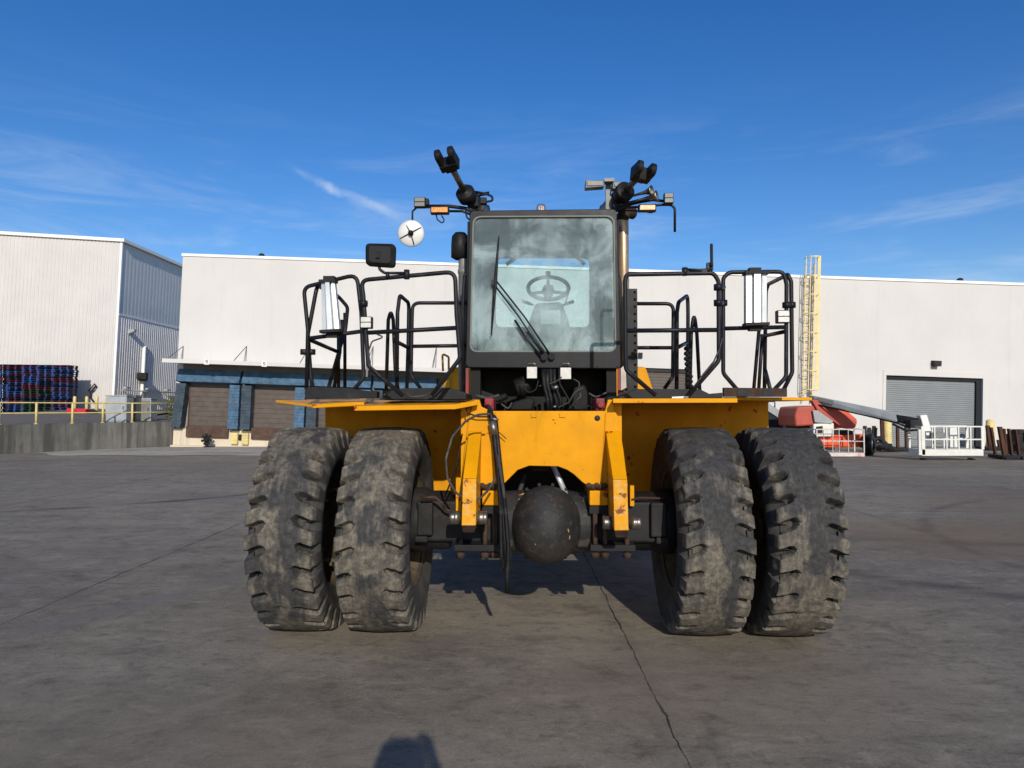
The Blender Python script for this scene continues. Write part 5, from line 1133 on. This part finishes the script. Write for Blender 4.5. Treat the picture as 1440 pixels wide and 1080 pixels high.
mb = MB(); mb.cyl(L(864, 284, .75), L(866, 284, .75), .05, 14); mb.box(L(872, 285, .75), (.14, .08, .1)); part(mb, 'valve_block', M['castiron'], truck, .006)
# --- lamp arms
mb = MB(); mb.tube([L(x, y, .7) for x, y in ((668, 300), (655, 293), (632, 290), (600, 290))], .017, 8, .04); mb.tube([L(x, y, .72) for x, y in ((668, 304), (650, 297), (632, 297))], .012, 8, .03); la_ = part(mb, 'lamp_arm', M['rail'])
mb = MB(); mb.tube([L(x, y, .68) for x, y in ((604, 292), (587, 291), (580, 297), (580, 328))], .009, 8, .03); part(mb, 'mirror_arm', M['rail'], la_)
worklight(582, 277, 598, 291, .62, 'greyplastic', True); mb = MB(); mb.box(L(600, 285, .7), (.04, .08, .06)); part(mb, 'lamp_bracket', M['plastic'], la_)
worklight(605, 290, 631, 300, .62, 'amber', False, 'marker_light'); worklight(898, 287, 923, 296.5, .62, 'amber', False, 'marker_light'); worklight(934, 271, 947.5, 285.5, .62, 'greyplastic', True)
c = L(578, 328, .66); mb = MB(); rr = .122
mb.lathe([(0, .010), (rr * .4, .009), (rr * .75, .005), (rr * .94, 0), (rr, -.006), (rr * .96, -.02), (0, -.022)], axis_m(c, (.05, -1, -.12)), 36); mr = part(mb, 'round_mirror', M['mirror'])
mb = MB(); mb.lathe([(0, .05), (.022, .045), (.026, .02)], axis_m(c, (.05, -1, -.12)), 12)
for a in (.5, 2.1, 3.6, 5.0): mb.tube([c + Vector((0, -.03, 0)), c + Vector((rr * .9 * cos(a), -.008, rr * .9 * sin(a)))], .004, 5)
part(mb, 'mirror_mount', M['plastic'], mr)
hose([(613, 301), (615, 309), (622, 314), (625, 310), (621, 303)], .66, .006, 'rubber', 'cable', .02); hose([(655, 295), (656, 305), (662, 311)], .66, .008, 'rubber', 'cable', .03)
mb = MB(); mb.tube([L(x, y, .7) for x, y in ((864, 298), (876, 292), (898, 291), (930, 288), (944, 288), (949, 293), (949, 326))], .012, 8, .05); mb.tube([L(x, y, .72) for x, y in ((864, 293), (880, 289), (900, 284), (918, 281), (935, 283))], .014, 8, .05); mb.tube([L(x, y, .72) for x, y in ((868, 297), (884, 296), (905, 297), (915, 299), (922, 297))], .008, 8, .03); part(mb, 'lamp_arm', M['rail'])
# horns
for (m, t) in (((917, 268, .55), (868, 281, .72)), ((924, 275, .58), (872, 288, .72))):
    A, Bp = L(*m), L(*t); d = (A - Bp).normalized(); ln = (A - Bp).length
    mb = MB(); mb.lathe([(.01, 0), (.012, ln * .6), (.018, ln * .8), (.035, ln * .94), (.052, ln), (.046, ln - .005), (.03, ln * .92), (.0, ln * .85)], axis_m(Bp, d), 20); part(mb, 'air_horn', M['steel'])
# grey floodlights on a post
mb = MB(); mb.prism(Lr([(852, 254), (859, 254), (860, 300), (852, 300)], .8), (0, .05, 0)); mb.box(L(856, 255, .75), (.09, .1, .03)); fpz = part(mb, 'flood_post', M['greyplastic'])
for x0, y0, x1, y1 in ((823, 251, 850, 265), (861, 253, 884, 266)):
    a, b = L(x0, y0, .72), L(x1, y1, .72); mb = MB(); mb.hexa([(a.x, .70, b.z), (b.x, .70, b.z + .015), (b.x, .86, b.z + .03), (a.x, .86, b.z + .02), (a.x + .005, .72, a.z - .01), (b.x, .72, a.z - .02), (b.x, .86, a.z), (a.x + .005, .86, a.z)]); o = part(mb, 'flood_light', M['greyplastic'], truck, .008)
    mb = MB(); mb.span((a.x + .02, .694, b.z + .022), (b.x - .02, .699, a.z - .035)); part(mb, 'lens', M['greyplastic'], o)

# ------------------------------------------------------------------ the person taking the picture (only the shadow is in the frame)
per = bpy.data.meshes.new('person')
px0, py0 = .07, -.42
J = {'pel': (0, 0, .96), 'sp': (0, 0, 1.15), 'ch': (0, .0, 1.36), 'nk': (0, .01, 1.52), 'hd': (0, .03, 1.64), 'tp': (0, .02, 1.76),
     'lh': (-.1, 0, .92), 'lk': (-.11, .02, .5), 'la': (-.12, -.02, .09), 'lt': (-.13, .15, .04), 'rh': (.1, 0, .92), 'rk': (.11, .02, .5), 'ra': (.12, -.02, .09), 'rt': (.13, .15, .04),
     'ls': (-.19, 0, 1.44), 'le': (-.31, .13, 1.34), 'lw': (-.17, .29, 1.55), 'rs': (.19, 0, 1.44), 're': (.31, .13, 1.34), 'rw': (.09, .29, 1.57)}
E = [('pel', 'sp'), ('sp', 'ch'), ('ch', 'nk'), ('nk', 'hd'), ('hd', 'tp'), ('pel', 'lh'), ('lh', 'lk'), ('lk', 'la'), ('la', 'lt'), ('pel', 'rh'), ('rh', 'rk'), ('rk', 'ra'), ('ra', 'rt'), ('ch', 'ls'), ('ls', 'le'), ('le', 'lw'), ('ch', 'rs'), ('rs', 're'), ('re', 'rw')]
RAD = {'pel': .15, 'sp': .14, 'ch': .15, 'nk': .06, 'hd': .092, 'tp': .075, 'lh': .09, 'rh': .09, 'lk': .062, 'rk': .062, 'la': .045, 'ra': .045, 'lt': .04, 'rt': .04, 'ls': .065, 'rs': .065, 'le': .046, 're': .046, 'lw': .03, 'rw': .03}
names = list(J); vs = [Vector(J[k]) for k in names]; ed = [(names.index(a), names.index(b)) for a, b in E]; rads = [RAD[k] for k in names]
def addchain(root, pts, rs):
    pi_ = names.index(root); 
    for p, r in zip(pts, rs): vs.append(Vector(p)); rads.append(r); ed.append((pi_, len(vs) - 1)); pi_ = len(vs) - 1
for s_, w in ((-1, 'lw'), (1, 'rw')):
    wv = Vector(J[w]); palm = wv + Vector((-s_ * .01, .05, .06)); vs.append(palm); rads.append(.026); ed.append((names.index(w), len(vs) - 1)); pal = len(vs) - 1
    for k, ln in enumerate((.07, .08, .075, .06)):
        b0 = palm + Vector((-s_ * .005, .012, .035 - k * .02)); p1 = b0 + Vector((-s_ * ln * .5, .03, .012)); p2 = p1 + Vector((-s_ * ln * .45, -.02, .006))
        vs.extend([b0, p1, p2]); rads.extend([.0095, .0088, .0078]); n0 = len(vs) - 3; ed.extend([(pal, n0), (n0, n0 + 1), (n0 + 1, n0 + 2)])
    b0 = palm + Vector((-s_ * .02, -.02, -.01)); p1 = b0 + Vector((-s_ * .035, -.005, .02)); vs.extend([b0, p1]); rads.extend([.011, .009]); ed.extend([(pal, len(vs) - 2), (len(vs) - 2, len(vs) - 1)])
per.from_pydata([tuple(v) for v in vs], ed, []); per.update()
pob = bpy.data.objects.new('person', per); COL.objects.link(pob); pob.location = (px0, py0, 0); pob.scale = (1.04,) * 3
sm = pob.modifiers.new('skin', 'SKIN'); sm.use_smooth_shade = True
for i, sv in enumerate(per.skin_vertices[0].data): sv.radius = (rads[i], rads[i]); sv.use_root = (i == 0)
ss = pob.modifiers.new('sub', 'SUBSURF'); ss.levels = 2; ss.render_levels = 2
t = NT('person_clothes_and_skin'); sx = t.n('ShaderNodeSeparateXYZ'); t.l(t.co, sx.inputs[0]); z = sx.outputs[2]
c = t.mix(t.step(z, .96, .965), (.02, .024, .045), (.05, .055, .06)); c = t.mix(t.step(z, .08, .082), (.015, .012, .01), c)
hand = t.math('MULTIPLY', t.step(sx.outputs[1], .27, .275), t.step(z, 1.45, 1.46)); skinf = t.math('MAXIMUM', hand, t.step(z, 1.49, 1.495)); c = t.mix(skinf, c, (.52, .31, .22)); t.set(Base_Color=c, Roughness=.75); per.materials.append(t.m)
tag(pob, 'person standing behind the camera with both hands raised, casting the head shadow', 'person')
mb = MB(); mb.lathe([(.0, .135), (.05, .125), (.085, .09), (.102, .04), (.105, -.02), (.09, -.06)], Matrix.Translation((0, .0, 1.69)) , 20); mb.build('hair', M['hair'], pob)
mb = MB()
for s_ in (-1, 1): mb.lathe([(0, .012), (.009, .009), (.012, 0)], axis_m((s_ * .032, .117, 1.665), (0, 1, 0)), 10)
mb.lathe([(0, .03), (.008, .02), (.016, 0)], axis_m((0, .112, 1.635), (0, 1, -.3)), 8); mb.box((0, .112, 1.595), (.045, .01, .008))
for s_ in (-1, 1): mb.lathe([(0, .02), (.02, .015), (.028, 0)], axis_m((s_ * .092, .02, 1.65), (s_, 0, 0)), 8)
mb.build('face_feature', M['skin'], pob)
